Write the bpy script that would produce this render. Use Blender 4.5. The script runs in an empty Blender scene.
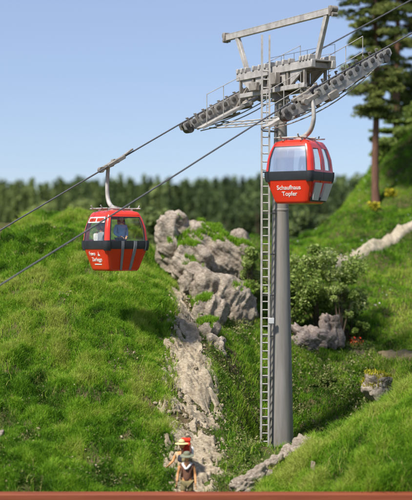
import bpy, bmesh, math, random
import numpy as np
from mathutils import Vector, Matrix, noise as mnoise

random.seed(7)
RNG = np.random.default_rng(11)
R = math.radians
scn = bpy.context.scene
COL = scn.collection

# ------------------------------------------------------------------ camera
F = 1400.0                                   # focal length in photo pixels
cam_d = bpy.data.cameras.new('camera')
cam_d.sensor_fit = 'VERTICAL'
cam_d.sensor_height = 24.0
cam_d.lens = 24.0 * F / 500.0
cam_d.clip_start = 0.5
cam_d.clip_end = 3000
cam_d.dof.use_dof = True
cam_d.dof.focus_distance = 48.0
cam_d.dof.aperture_fstop = 0.215
cam = bpy.data.objects.new('camera', cam_d)
COL.objects.link(cam)
cam.location = (0, 0, 8)
cam.rotation_euler = (R(90), 0, 0)
scn.camera = cam

# ------------------------------------------------------------------ light
SUN_EL, SUN_AZ = R(52), math.atan2(-0.68, -0.73)     # azimuth from +Y towards +X
world = bpy.data.worlds.new('World')
scn.world = world
world.use_nodes = True
wn = world.node_tree.nodes
sky = wn.new('ShaderNodeTexSky')
sky.sky_type = 'NISHITA'
sky.sun_disc = False
sky.sun_elevation = SUN_EL
sky.sun_rotation = SUN_AZ
sky.air_density = 1.0
sky.dust_density = 0.25
sky.ozone_density = 6.0
sky.altitude = 800
veil = wn.new('ShaderNodeMix')                # thin pale summer haze over the clear sky
veil.data_type = 'RGBA'
veil.inputs[0].default_value = 0.42
veil.inputs[7].default_value = (4.2, 4.6, 6.4, 1)
world.node_tree.links.new(sky.outputs[0], veil.inputs[6])
world.node_tree.links.new(veil.outputs[2], wn['Background'].inputs[0])
wn['Background'].inputs[1].default_value = 0.088
sun_d = bpy.data.lights.new('sun', 'SUN')
sun_d.energy = 4.6
sun_d.angle = R(6.0)
sun_d.color = (1.0, 0.95, 0.87)
sun = bpy.data.objects.new('sun', sun_d)
COL.objects.link(sun)
sv = Vector((math.cos(SUN_EL) * math.sin(SUN_AZ), math.cos(SUN_EL) * math.cos(SUN_AZ), math.sin(SUN_EL)))
sun.rotation_euler = sv.to_track_quat('Z', 'Y').to_euler()
sun.location = (-20, -20, 40)
vs = scn.view_settings
vs.view_transform = 'Standard'
vs.look = 'None'
vs.exposure = 0.55
vs.gamma = 1.0
vs.use_curve_mapping = False

# ------------------------------------------------------------------ helpers
def at(px, py, Y):
    return Vector(((px - 206) * Y / F, Y, 8 + (250 - py) * Y / F))

def smooth01(a, b, x):
    t = np.clip((x - a) / (b - a), 0, 1)
    return t * t * (3 - 2 * t)

_lat = RNG.random((256, 256))
def vnoise(x, y):
    x = np.asarray(x, float); y = np.asarray(y, float)
    xi = np.floor(x).astype(int); yi = np.floor(y).astype(int)
    fx = x - xi; fy = y - yi
    fx = fx * fx * (3 - 2 * fx); fy = fy * fy * (3 - 2 * fy)
    g = lambda a, b: _lat[a % 256, b % 256]
    return (g(xi, yi) * (1 - fx) * (1 - fy) + g(xi + 1, yi) * fx * (1 - fy)
            + g(xi, yi + 1) * (1 - fx) * fy + g(xi + 1, yi + 1) * fx * fy)

def fbm(x, y, s, o=4):
    v = 0; a = 0.5; t = 0
    for k in range(o):
        v = v + a * vnoise(np.asarray(x) * s + 17.3 * k, np.asarray(y) * s + 9.1 * k)
        t += a; a *= 0.5; s *= 2.03
    return v / t                                  # about 0..1, mean 0.5

def np_mesh(name, V, quads=None, tris=None, tint=None, smooth=False):
    me = bpy.data.meshes.new(name)
    V = np.asarray(V, np.float32)
    me.vertices.add(len(V))
    me.vertices.foreach_set('co', V.ravel())
    nq = 0 if quads is None else len(quads)
    nt = 0 if tris is None else len(tris)
    li = []
    if nq: li.append(np.asarray(quads).ravel())
    if nt: li.append(np.asarray(tris).ravel())
    li = np.concatenate(li).astype(np.int32)
    me.loops.add(len(li))
    me.loops.foreach_set('vertex_index', li)
    me.polygons.add(nq + nt)
    st = np.concatenate([np.arange(nq) * 4, nq * 4 + np.arange(nt) * 3]).astype(np.int32)
    me.polygons.foreach_set('loop_start', st)
    if tint is not None:
        a = me.attributes.new('tint', 'FLOAT', 'POINT')
        a.data.foreach_set('value', np.asarray(tint, np.float32))
    me.polygons.foreach_set('use_smooth', np.full(nq + nt, smooth))
    me.update(calc_edges=True)
    me.validate()
    return me

def link(name, me, mat=None, parent=None):
    o = bpy.data.objects.new(name, me)
    if mat is not None and me is not None and not me.materials:
        for m in (mat if isinstance(mat, (list, tuple)) else [mat]):
            me.materials.append(m)
    COL.objects.link(o)
    if parent is not None:
        o.parent = parent
    return o

def tag(o, label, cat=None, group=None, kind=None):
    if label: o['label'] = label
    if cat: o['category'] = cat
    if group: o['group'] = group
    if kind: o['kind'] = kind
    return o

def empty(name, loc, rz=0.0):
    o = bpy.data.objects.new(name, None)
    o.empty_display_size = 0.2
    COL.objects.link(o)
    o.location = loc
    o.rotation_euler = (0, 0, rz)
    return o

class MB:
    """collects simple shapes into one mesh"""
    def __init__(s): s.v = []; s.f = []; s.mi = []; s.cur = 0; s.st = []
    def add(s, vs, fs):
        b = len(s.v); s.st.append((b, len(s.f))); s.v += [tuple(v) for v in vs]
        s.f += [tuple(i + b for i in f) for f in fs]; s.mi += [s.cur] * len(fs)
    def box(s, c, size, M=None, bev=0.0):
        bm = bmesh.new(); bmesh.ops.create_cube(bm, size=1)
        for v in bm.verts: v.co = Vector((v.co.x * size[0], v.co.y * size[1], v.co.z * size[2]))
        if bev: bmesh.ops.bevel(bm, geom=list(bm.edges), offset=bev, segments=1, affect='EDGES')
        s.addbm(bm, (Matrix.Translation(c) @ M.to_4x4()) if M is not None else Matrix.Translation(c))
    def addbm(s, bm, M=Matrix()):
        bm.verts.index_update()
        s.add([M @ v.co for v in bm.verts], [[v.index for v in f.verts] for f in bm.faces]); bm.free()
    def bar(s, a, b, w, h, up=Vector((0, 0, 1)), bev=0.0):
        a = Vector(a); b = Vector(b); d = (b - a); L = d.length; d.normalize()
        x = d.cross(up)
        if x.length < 1e-4: x = d.cross(Vector((0, 1, 0)))
        x.normalize(); u = x.cross(d)
        M = Matrix((d, x, u)).transposed()
        s.box((a + b) / 2, (L, w, h), M, bev)
    def tube(s, pts, r, n=8, cap=True):
        pts = [Vector(p) for p in pts]
        rr = r if isinstance(r, (list, tuple)) else [r] * len(pts)
        rings = []; prev = None
        for i, p in enumerate(pts):
            d = (pts[min(i + 1, len(pts) - 1)] - pts[max(i - 1, 0)]).normalized()
            if prev is None:
                x = d.cross(Vector((0, 0, 1)))
                if x.length < 1e-3: x = d.cross(Vector((0, 1, 0)))
            else:
                x = prev - d * prev.dot(d)
            x.normalize(); prev = x; y = d.cross(x)
            rings.append([p + (x * math.cos(2 * math.pi * k / n) + y * math.sin(2 * math.pi * k / n)) * rr[i] for k in range(n)])
        vs = [v for q in rings for v in q]; fs = []
        for i in range(len(pts) - 1):
            for k in range(n):
                fs.append((i * n + k, i * n + (k + 1) % n, (i + 1) * n + (k + 1) % n, (i + 1) * n + k))
        if cap:
            fs.append(tuple(range(n - 1, -1, -1))); fs.append(tuple((len(pts) - 1) * n + k for k in range(n)))
        s.add(vs, fs)
    def prism(s, poly, th):
        """poly: 3D outline points; th: thickness vector"""
        n = len(poly); t = Vector(th)
        vs = [Vector(p) - t / 2 for p in poly] + [Vector(p) + t / 2 for p in poly]
        fs = [tuple(range(n - 1, -1, -1)), tuple(range(n, 2 * n))]
        fs += [(i, (i + 1) % n, n + (i + 1) % n, n + i) for i in range(n)]
        s.add(vs, fs)
    def ball(s, c, rad, M=None, u=12, v=8):
        bm = bmesh.new(); bmesh.ops.create_uvsphere(bm, u_segments=u, v_segments=v, radius=1)
        for q in bm.verts: q.co = Vector((q.co.x * rad[0], q.co.y * rad[1], q.co.z * rad[2]))
        s.addbm(bm, (Matrix.Translation(c) @ M.to_4x4()) if M is not None else Matrix.Translation(c))
    def lathe(s, prof, c=(0, 0, 0), M=None, n=24):
        vs = []; fs = []; T = Matrix.Translation(c) @ (M.to_4x4() if M is not None else Matrix())
        for r, z in prof:
            vs += [T @ Vector((r * math.cos(2 * math.pi * k / n), r * math.sin(2 * math.pi * k / n), z)) for k in range(n)]
        for i in range(len(prof) - 1):
            for k in range(n):
                fs.append((i * n + k, i * n + (k + 1) % n, (i + 1) * n + (k + 1) % n, (i + 1) * n + k))
        fs.append(tuple(range(n - 1, -1, -1))); fs.append(tuple((len(prof) - 1) * n + k for k in range(n)))
        s.add(vs, fs)
    def build_each(s, name, mat, parent=None, **k):
        for i, (b0, f0) in enumerate(s.st):
            b1, f1 = s.st[i + 1] if i + 1 < len(s.st) else (len(s.v), len(s.f))
            m = MB(); m.add(s.v[b0:b1], [tuple(q - b0 for q in f) for f in s.f[f0:f1]])
            m.build(name, mat, parent, **k)
    def mesh(s, name, smooth=True, angle=38):
        me = bpy.data.meshes.new(name)
        me.from_pydata([tuple(v) for v in s.v], [], s.f)
        me.polygons.foreach_set('material_index', s.mi)
        bm = bmesh.new(); bm.from_mesh(me)
        bmesh.ops.recalc_face_normals(bm, faces=bm.faces); bm.to_mesh(me); bm.free()
        if smooth:
            me.polygons.foreach_set('use_smooth', [True] * len(me.polygons))
            me.set_sharp_from_angle(angle=R(angle))
        me.update()
        return me
    def build(s, name, mat, parent=None, smooth=True, angle=38):
        return link(name, s.mesh(name, smooth, angle), mat, parent)

# ------------------------------------------------------------------ materials
def newmat(name):
    m = bpy.data.materials.new(name); m.use_nodes = True
    nt = m.node_tree; b = nt.nodes['Principled BSDF']
    return m, nt, b

def ramp(nt, stops, fac):
    r = nt.nodes.new('ShaderNodeValToRGB')
    e = r.color_ramp.elements
    while len(e) < len(stops): e.new(0.5)
    for q, (p, c) in zip(e, stops):
        q.position = p; q.color = (c[0], c[1], c[2], 1)
    nt.links.new(fac, r.inputs[0])
    return r.outputs[0]

def noise_tex(nt, scale, detail=5, rough=0.6, coord='Object', stretch=None, dist=0.0):
    tc = nt.nodes.new('ShaderNodeTexCoord'); src = tc.outputs[coord]
    if stretch:
        mp = nt.nodes.new('ShaderNodeMapping'); mp.inputs['Scale'].default_value = stretch[:3]
        if len(stretch) > 3: mp.inputs['Rotation'].default_value = stretch[3]
        nt.links.new(src, mp.inputs[0]); src = mp.outputs[0]
    n = nt.nodes.new('ShaderNodeTexNoise')
    n.inputs['Scale'].default_value = scale; n.inputs['Detail'].default_value = detail
    n.inputs['Roughness'].default_value = rough; n.inputs['Distortion'].default_value = dist
    nt.links.new(src, n.inputs['Vector'])
    return n.outputs['Fac']

def bump(nt, b, fac, strength, dist=0.02):
    q = nt.nodes.new('ShaderNodeBump'); q.inputs['Strength'].default_value = strength
    q.inputs['Distance'].default_value = dist
    nt.links.new(fac, q.inputs['Height']); nt.links.new(q.outputs[0], b.inputs['Normal'])

def plain(name, c1, c2=None, rough=0.5, metal=0.0, scale=6, bstr=0.0, bscale=60, spec=0.5, coat=0.0, stretch=None):
    m, nt, b = newmat(name)
    c2 = c2 or tuple(x * 0.8 for x in c1)
    f = noise_tex(nt, scale, stretch=stretch)
    nt.links.new(ramp(nt, [(0.3, c2), (0.7, c1)], f), b.inputs['Base Color'])
    b.inputs['Roughness'].default_value = rough; b.inputs['Metallic'].default_value = metal
    b.inputs['Specular IOR Level'].default_value = spec; b.inputs['Coat Weight'].default_value = coat
    if bstr: bump(nt, b, noise_tex(nt, bscale), bstr, 0.01)
    return m

def leafmat(name, stops, trans=0.35, rough=0.6, spec=0.2):
    m, nt, b = newmat(name)
    a = nt.nodes.new('ShaderNodeAttribute'); a.attribute_name = 'tint'
    c = ramp(nt, stops, a.outputs['Fac'])
    nt.links.new(c, b.inputs['Base Color'])
    b.inputs['Roughness'].default_value = rough; b.inputs['Specular IOR Level'].default_value = spec
    t = nt.nodes.new('ShaderNodeBsdfTranslucent'); nt.links.new(c, t.inputs[0])
    x = nt.nodes.new('ShaderNodeMixShader'); x.inputs[0].default_value = trans
    nt.links.new(b.outputs[0], x.inputs[1]); nt.links.new(t.outputs[0], x.inputs[2])
    nt.links.new(x.outputs[0], nt.nodes['Material Output'].inputs[0])
    return m

M = {}
def make_ground_mat():
    m, nt, b = newmat('turf_soil')
    f1 = noise_tex(nt, 0.55, 6, 0.65)
    f2 = noise_tex(nt, 5.0, 6, 0.7)
    mx = nt.nodes.new('ShaderNodeMath'); mx.operation = 'MULTIPLY_ADD'
    nt.links.new(f2, mx.inputs[0]); mx.inputs[1].default_value = 0.5
    ml = nt.nodes.new('ShaderNodeMath'); ml.operation = 'MULTIPLY'; ml.inputs[1].default_value = 0.5
    nt.links.new(f1, ml.inputs[0]); nt.links.new(ml.outputs[0], mx.inputs[2])
    nt.links.new(ramp(nt, [(0.38, (0.15, 0.10, 0.065)), (0.47, (0.085, 0.075, 0.03)), (0.55, (0.055, 0.085, 0.014)), (0.66, (0.085, 0.13, 0.02))], mx.outputs[0]), b.inputs['Base Color'])
    b.inputs['Roughness'].default_value = 0.95; b.inputs['Specular IOR Level'].default_value = 0.1
    bump(nt, b, f2, 0.8, 0.08)
    return m
M['ground'] = make_ground_mat()

def make_rock_mat(name, ca, cb, cc):
    m, nt, b = newmat(name)
    f = noise_tex(nt, 1.6, 8, 0.68, dist=0.4)
    g = noise_tex(nt, 9.0, 6, 0.7, stretch=(1, 1, 2.6, (0.0, 0.5, 0.3)))
    mx = nt.nodes.new('ShaderNodeMath'); mx.operation = 'MULTIPLY_ADD'; mx.inputs[1].default_value = 0.55
    nt.links.new(g, mx.inputs[0])
    ml = nt.nodes.new('ShaderNodeMath'); ml.operation = 'MULTIPLY'; ml.inputs[1].default_value = 0.45
    nt.links.new(f, ml.inputs[0]); nt.links.new(ml.outputs[0], mx.inputs[2])
    nt.links.new(ramp(nt, [(0.34, ca), (0.48, cb), (0.62, cc)], mx.outputs[0]), b.inputs['Base Color'])
    b.inputs['Roughness'].default_value = 0.9; b.inputs['Specular IOR Level'].default_value = 0.2
    bump(nt, b, noise_tex(nt, 14.0, 8, 0.72), 0.7, 0.06)
    return m
M['rock'] = make_rock_mat('limestone', (0.115, 0.088, 0.06), (0.26, 0.215, 0.165), (0.50, 0.43, 0.345))
M['rock_brown'] = make_rock_mat('brown_stone', (0.10, 0.075, 0.06), (0.24, 0.19, 0.16), (0.40, 0.34, 0.29))
M['gravel'] = make_rock_mat('gravel', (0.16, 0.12, 0.07), (0.325, 0.265, 0.18), (0.52, 0.44, 0.325))
M['pale_gravel'] = make_rock_mat('pale_gravel', (0.24, 0.195, 0.125), (0.38, 0.325, 0.23), (0.48, 0.42, 0.32))
M['dirt'] = make_rock_mat('dirt', (0.13, 0.09, 0.05), (0.22, 0.17, 0.09), (0.30, 0.24, 0.14))
M['steel'] = plain('galvanised_steel', (0.31, 0.28, 0.24), (0.15, 0.13, 0.11), 0.6, 0.1, 4.5, 0.1, 40)
M['pole'] = plain('pole_steel', (0.285, 0.265, 0.235), (0.185, 0.17, 0.15), 0.6, 0.1, 3.0, 0.2, 30, stretch=(1.6, 1.6, 0.16))
M['steel_light'] = plain('pale_steel', (0.48, 0.455, 0.42), (0.28, 0.26, 0.235), 0.55, 0.08, 4.0, 0.1, 40)
M['steel_dark'] = plain('grimy_steel', (0.13, 0.12, 0.11), (0.07, 0.065, 0.06), 0.6, 0.3, 5)
M['rubber'] = plain('rubber', (0.022, 0.022, 0.024), (0.014, 0.014, 0.015), 0.6)
M['rope'] = plain('steel_cable', (0.13, 0.13, 0.135), (0.09, 0.09, 0.095), 0.5, 0.3, 20)
M['red'] = plain('red_paint', (0.76, 0.042, 0.017), (0.70, 0.034, 0.014), 0.28, 0.0, 3, coat=0.5)
M['black'] = plain('black_plastic', (0.028, 0.030, 0.034), (0.018, 0.02, 0.022), 0.45, 0.0, 4)
M['grey'] = plain('grey_plastic', (0.24, 0.24, 0.25), (0.19, 0.19, 0.20), 0.5)
M['lightgrey'] = plain('light_grey_plastic', (0.52, 0.52, 0.51), (0.46, 0.46, 0.45), 0.5)
M['white'] = plain('white_lettering', (0.82, 0.80, 0.76), (0.78, 0.76, 0.72), 0.6)
M['bark'] = plain('pine_bark', (0.21, 0.115, 0.075), (0.10, 0.055, 0.04), 0.9, 0, 6, 0.8, 14, 0.1, stretch=(1, 1, 0.3))
M['twig'] = plain('twig_bark', (0.12, 0.08, 0.05), (0.07, 0.05, 0.03), 0.9)
M['board'] = plain('brown_wood', (0.27, 0.072, 0.032), (0.19, 0.048, 0.022), 0.6, 0, 3.0, 0.25, 25, 0.3, stretch=(0.15, 1, 3))
M['skin'] = plain('skin', (0.62, 0.34, 0.18), (0.56, 0.29, 0.15), 0.6)
M['tan'] = plain('tanned_skin', (0.62, 0.30, 0.11), (0.55, 0.25, 0.09), 0.6)
M['hair'] = plain('brown_hair', (0.06, 0.035, 0.02), None, 0.7)
M['blond'] = plain('fair_hair', (0.42, 0.26, 0.11), None, 0.7)
M['eye'] = plain('eye_dark', (0.02, 0.015, 0.012), None, 0.4)
M['lip'] = plain('lips', (0.42, 0.12, 0.09), None, 0.6)
def cloth(name, c): return plain('cloth_' + name, c, tuple(x * 0.8 for x in c), 0.9, 0, 12, 0.2, 80, 0.1)
M['c_blue'] = cloth('blue', (0.24, 0.42, 0.66)); M['c_white'] = cloth('white', (0.80, 0.78, 0.73))
M['c_grey'] = cloth('grey', (0.30, 0.31, 0.33)); M['c_green'] = cloth('green', (0.07, 0.26, 0.12))
M['c_khaki'] = cloth('khaki', (0.23, 0.19, 0.09)); M['c_brown'] = cloth('brown', (0.17, 0.085, 0.055))
M['c_dark'] = cloth('dark', (0.05, 0.05, 0.065)); M['c_straw'] = cloth('straw', (0.74, 0.58, 0.27))
M['c_cream'] = cloth('cream', (0.52, 0.40, 0.25)); M['c_sage'] = cloth('sage', (0.22, 0.235, 0.16)); M['c_red'] = cloth('red', (0.62, 0.05, 0.025))
M['c_navy'] = cloth('navy', (0.05, 0.09, 0.22)); M['c_boot'] = cloth('boot', (0.09, 0.05, 0.03))
M['c_redhat'] = cloth('maroon', (0.42, 0.05, 0.03))

def make_glass(name, gloss, tint, rough=0.1):
    m, nt, b = newmat(name)
    nt.nodes.remove(b)
    t = nt.nodes.new('ShaderNodeBsdfTransparent'); t.inputs[0].default_value = (*tint, 1)
    g = nt.nodes.new('ShaderNodeBsdfGlossy'); g.inputs['Roughness'].default_value = rough
    g.inputs['Color'].default_value = (0.95, 0.95, 0.95, 1)
    f = nt.nodes.new('ShaderNodeLayerWeight'); f.inputs[0].default_value = 0.5
    p_ = nt.nodes.new('ShaderNodeMath'); p_.operation = 'POWER'; p_.inputs[1].default_value = 4.0
    nt.links.new(f.outputs['Facing'], p_.inputs[0])
    a = nt.nodes.new('ShaderNodeMath'); a.operation = 'MULTIPLY_ADD'; a.inputs[1].default_value = 0.45; a.inputs[2].default_value = gloss; a.use_clamp = True
    nt.links.new(p_.outputs[0], a.inputs[0])
    x = nt.nodes.new('ShaderNodeMixShader')
    nt.links.new(a.outputs[0], x.inputs[0]); nt.links.new(t.outputs[0], x.inputs[1]); nt.links.new(g.outputs[0], x.inputs[2])
    nt.links.new(x.outputs[0], nt.nodes['Material Output'].inputs[0])
    return m
M['glass'] = make_glass('clear_glass', 0.045, (0.96, 0.97, 0.96))
M['mirror_glass'] = make_glass('mirrored_glass', 0.55, (0.95, 0.94, 0.92), 0.22)

GRASS = [(0.0, (0.030, 0.075, 0.006)), (0.3, (0.090, 0.225, 0.010)), (0.6, (0.195, 0.375, 0.020)), (0.82, (0.31, 0.45, 0.038)), (1.0, (0.47, 0.43, 0.14))]
M['grass'] = leafmat('grass_blades', GRASS, 0.38)
M['under'] = leafmat('undergrowth_leaves', [(0.0, (0.04, 0.065, 0.013)), (0.4, (0.09, 0.14, 0.025)), (0.7, (0.19, 0.22, 0.06)), (0.9, (0.34, 0.29, 0.15)), (1.0, (0.58, 0.52, 0.38))], 0.3)
M['bushleaf'] = leafmat('bush_leaves', [(0.0, (0.075, 0.12, 0.02)), (0.4, (0.19, 0.285, 0.05)), (0.7, (0.32, 0.41, 0.10)), (1.0, (0.46, 0.50, 0.22))], 0.45)
M['needle'] = leafmat('pine_needles', [(0.0, (0.05, 0.075, 0.018)), (0.5, (0.15, 0.19, 0.045)), (1.0, (0.30, 0.32, 0.09))], 0.4)
M['forest'] = leafmat('forest_leaves', [(0.0, (0.075, 0.11, 0.055)), (0.5, (0.15, 0.215, 0.075)), (1.0, (0.31, 0.37, 0.12))], 0.5)
M['yellow'] = leafmat('yellow_flowers', [(0.0, (0.20, 0.22, 0.015)), (1.0, (0.62, 0.52, 0.03))], 0.2)
M['redflower'] = leafmat('red_flowers', [(0.0, (0.07, 0.12, 0.02)), (0.45, (0.10, 0.16, 0.03)), (0.5, (0.60, 0.05, 0.02)), (1.0, (0.80, 0.10, 0.04))], 0.2)
M['whiteflower'] = leafmat('white_flowers', [(0.0, (0.70, 0.68, 0.60)), (1.0, (0.80, 0.78, 0.70))], 0.2)

# ------------------------------------------------------------------ terrain height
def Yd(y): return 49 + (y - 35.5) * 1.25
CP = [  # px, py, depth: points of the surface
 (-60,490,29),(0,490,29),(70,490,29),(140,490,29.3),(0,445,30.7),(70,445,30.7),(140,445,31),
 (-60,400,32.5),(0,400,32.5),(70,398,32.5),(140,400,33),(0,360,34.2),(70,356,34.4),(150,372,34.3),
 (-60,330,36),(0,318,36),(70,310,36.5),(140,318,36.3),(0,270,39),(0,245,40.6),(60,238,41.5),(110,245,41.3),(148,285,39.5),
 (-60,246,43),(0,232,43.5),(30,222,44.3),(60,216,45),(90,216,45.2),(115,221,45),(135,233,44.5),(150,250,43.5),(158,275,42),
 (0,250,52),(60,250,52),(120,255,51),
 (192,497,29.6),(192,470,30.6),(196,440,31.9),(197,400,33.8),(194,360,35.8),(194,335,37.2),(186,310,38.7),(178,295,40),(166,280,42),
 (222,490,30),(236,435,33.5),(238,395,35.2),(232,358,37),(238,340,38.5),(257,326,40),(215,338,38.2),
 (205,322,42),(235,318,43.5),(205,300,45),(240,290,46),(205,272,47.5),(258,240,48),(180,278,47.5),(150,248,48),
 (282,463,35.5),(262,456,35),(262,400,37),(262,350,39.5),(300,425,36.6),(325,428,36.6),(345,385,38.6),(310,372,39.4),(312,345,41),(280,340,41.5),
 (412,390,31),(380,408,31),(350,425,30.9),(305,454,30.6),(275,478,30.3),(250,494,29.8),(412,440,29),(350,460,29),(300,485,28.9),(412,492,27.6),(350,492,28.2),
 (470,357,31),(470,430,29),(470,377,35),
 (412,412,35),(370,430,34.5),(330,450,34),(295,463,33.4),
 (378,396,38),(412,370,38.5),(362,352,41),(400,350,41),(345,345,42),
 (412,318,44),(360,318,44),(400,290,46),(350,290,46),(330,268,47.2),(375,250,48.6),(412,232,49.8),(340,250,49),
 (332,243,51),(346,215,53.5),(376,207,54),(365,180,57),(385,152,59.5),(400,160,56),(412,108,63),(412,180,55),
 (470,70,64),(470,200,52),(470,300,46),(440,60,66),
 (300,252,49),(300,262,58),(350,262,66),(412,235,76),(200,285,58),(0,300,64),(120,300,64),(250,300,66),
]
_P = np.array([[at(a, b, Yd(c)).x, Yd(c), at(a, b, Yd(c)).z] for a, b, c in CP])
_P[:, 2] -= 0.02
def _tps(r2): return 0.5 * r2 * np.log(r2 + 1e-9)
def _fit():
    n = len(_P); d = _P[:, None, :2] - _P[None, :, :2]
    K = _tps((d ** 2).sum(2)) + np.eye(n) * 0.6
    A = np.zeros((n + 3, n + 3)); A[:n, :n] = K
    Q = np.c_[np.ones(n), _P[:, :2]]; A[:n, n:] = Q; A[n:, :n] = Q.T
    return np.linalg.solve(A, np.r_[_P[:, 2], 0, 0, 0])
_W = _fit()
PATH = np.array([[at(a, b, Yd(c)).x, Yd(c)] for a, b, c in
        [(188,505,28.9),(190,480,30.2),(194,455,31.2),(192,430,32.4),(191,405,33.6),(189,375,35),(190,348,36.4),(189,325,37.8),(183,305,39),(177,294,40.2)]])
PATHW = np.array([0.5, 0.62, 0.75, 0.85, 0.85, 0.75, 0.62, 0.6, 0.5, 0.3])
def path_dist(x, y, PATH=PATH, PATHW=PATHW):
    """distance from the gully path divided by its half width there"""
    best = np.full(np.shape(x), 99.0)
    for i in range(len(PATH) - 1):
        a = PATH[i]; d = PATH[i + 1] - a
        t = np.clip(((x - a[0]) * d[0] + (y - a[1]) * d[1]) / (d @ d), 0, 1)
        w = PATHW[i] * (1 - t) + PATHW[i + 1] * t
        best = np.minimum(best, np.hypot(x - a[0] - t * d[0], y - a[1] - t * d[1]) / w)
    return best

def H0(x, y):
    x = np.asarray(x, float); y = np.asarray(y, float); sh = x.shape
    X = np.clip(x.ravel(), -8.5, 14.5); Yc = np.clip(y.ravel(), 39, 90)
    out = np.empty(len(X))
    for s in range(0, len(X), 20000):
        xs = X[s:s + 20000]; ys = Yc[s:s + 20000]
        d2 = (xs[:, None] - _P[None, :, 0]) ** 2 + (ys[:, None] - _P[None, :, 1]) ** 2
        out[s:s + 20000] = _tps(d2) @ _W[:-3] + _W[-3] + _W[-2] * xs + _W[-1] * ys
    out = out.reshape(sh)
    far = smooth01(80, 98, y)
    far = np.maximum(far, smooth01(30, 80, np.abs(x)))
    z = out * (1 - far) + 2.5 * far
    z = np.maximum(z, 0.3)
    z = np.minimum(z, 1.02 + np.maximum(0, y - 39.55) * 1.6)
    return np.where(y < 39.5, 0.2, z)

def H(x, y):
    z = H0(x, y)
    near = smooth01(39.6, 40.2, np.asarray(y, float)) * (1 - smooth01(95, 130, np.asarray(y, float)))
    lump = (fbm(x, y, 0.55, 3) - 0.5) * 0.8 + (fbm(x, y, 1.7, 3) - 0.5) * 0.46
    pit = 0.5 * np.exp(-((np.asarray(x, float) - 2.55) ** 2 + (np.asarray(y, float) - 48.8) ** 2) / 1.7)
    return z + lump * near - pit

def h1(x, y): return float(H(np.array([x]), np.array([y]))[0])

# the ground, one sheet to the horizon
def lines(a, b, step, lo, hi):
    m = list(np.arange(a, b, step)); s = step; v = a
    pre = []; post = []
    while v > lo: s *= 1.3; v -= s; pre.append(v)
    s = step; v = m[-1]
    while v < hi: s *= 1.3; v += s; post.append(v)
    return np.array(pre[::-1] + m + post)
xs = lines(-9, 15, 0.11, -700, 700); ys = lines(39.3, 84, 0.12, -60, 1200)
gx, gy = np.meshgrid(xs, ys)
gz = H(gx, gy)
nX = len(xs); nY = len(ys)
ii = (np.arange(nY - 1)[:, None] * nX + np.arange(nX - 1)[None, :]).ravel()
ground = link('ground', np_mesh('ground', np.c_[gx.ravel(), gy.ravel(), gz.ravel()],
              np.c_[ii, ii + 1, ii + nX + 1, ii + nX], smooth=True), M['ground'])
tag(ground, 'grassy green hillsides with a stony gully between them', 'ground', kind='structure')

# wooden edge in front
b = MB()
b.box((0, 39.36, 0.66), (26, 0.34, 0.98), bev=0.012)
b.box((0, 39.515, 1.158), (26, 0.05, 0.035), bev=0.006)
tag(b.build('wooden_edging', M['board']), 'long red brown wooden board along the front edge of the grass', 'wooden edging')

# ------------------------------------------------------------------ vegetation builders
def blades_mesh(name, P, N, h, w, tint, lean=0.45):
    n = len(P)
    ang = RNG.random(n) * 2 * np.pi
    side = np.c_[np.cos(ang), np.sin(ang), np.zeros(n)]
    ln = RNG.random(n) * lean
    la = RNG.random(n) * 2 * np.pi
    up = np.c_[np.cos(la) * ln, np.sin(la) * ln, np.ones(n)] + N * 0.35
    up /= np.linalg.norm(up, axis=1)[:, None]
    dr = np.c_[np.cos(la), np.sin(la), np.zeros(n)] * (RNG.random(n) * 0.55)[:, None]
    h = h[:, None]; w = w[:, None]
    base = P - up * h * 0.06
    mid = base + up * h * 0.55
    tip = base + up * h * 0.95 + dr * h - np.c_[np.zeros((n, 2)), (np.linalg.norm(dr, axis=1) * 0.35)] * h
    V = np.stack([base - side * w / 2, base + side * w / 2, mid + side * w * 0.36, mid - side * w * 0.36, tip], 1).reshape(-1, 3)
    k = np.arange(n) * 5
    return np_mesh(name, V, np.c_[k, k + 1, k + 2, k + 3], np.c_[k + 3, k + 2, k + 4], np.repeat(tint, 5))

def normals_at(x, y):
    e = 0.15
    dx = (H0(x + e, y) - H0(x - e, y)) / (2 * e); dy = (H0(x, y + e) - H0(x, y - e)) / (2 * e)
    n = np.c_[-dx, -dy, np.ones(len(x))]
    return n / np.linalg.norm(n, axis=1)[:, None]

def leaves_mesh(name, P, size, tint, flat=0.0, aspect=1.9):
    n = len(P)
    d = RNG.normal(size=(n, 3)); d[:, 2] *= (1 - flat); d /= np.linalg.norm(d, axis=1)[:, None]
    t = RNG.normal(size=(n, 3)); t -= (t * d).sum(1)[:, None] * d; t /= np.linalg.norm(t, axis=1)[:, None]
    L = d * (size * aspect / 2)[:, None]; W = t * (size / 2)[:, None]
    V = np.stack([P - L, P - W, P + L, P + W], 1).reshape(-1, 3)
    k = np.arange(n) * 4
    return np_mesh(name, V, np.c_[k, k + 1, k + 2, k + 3], None, np.repeat(tint, 4))

PXOF = lambda x, y: 206 + F * x / y
ROCKHOLES = []           # no ground grass inside big rocks (x, y, r)

def scatter(n, x0, x1, y0, y1, keep):
    x = RNG.uniform(x0, x1, n); y = RNG.uniform(y0, y1, n)
    m = keep(x, y)
    return x[m], y[m]

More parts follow.
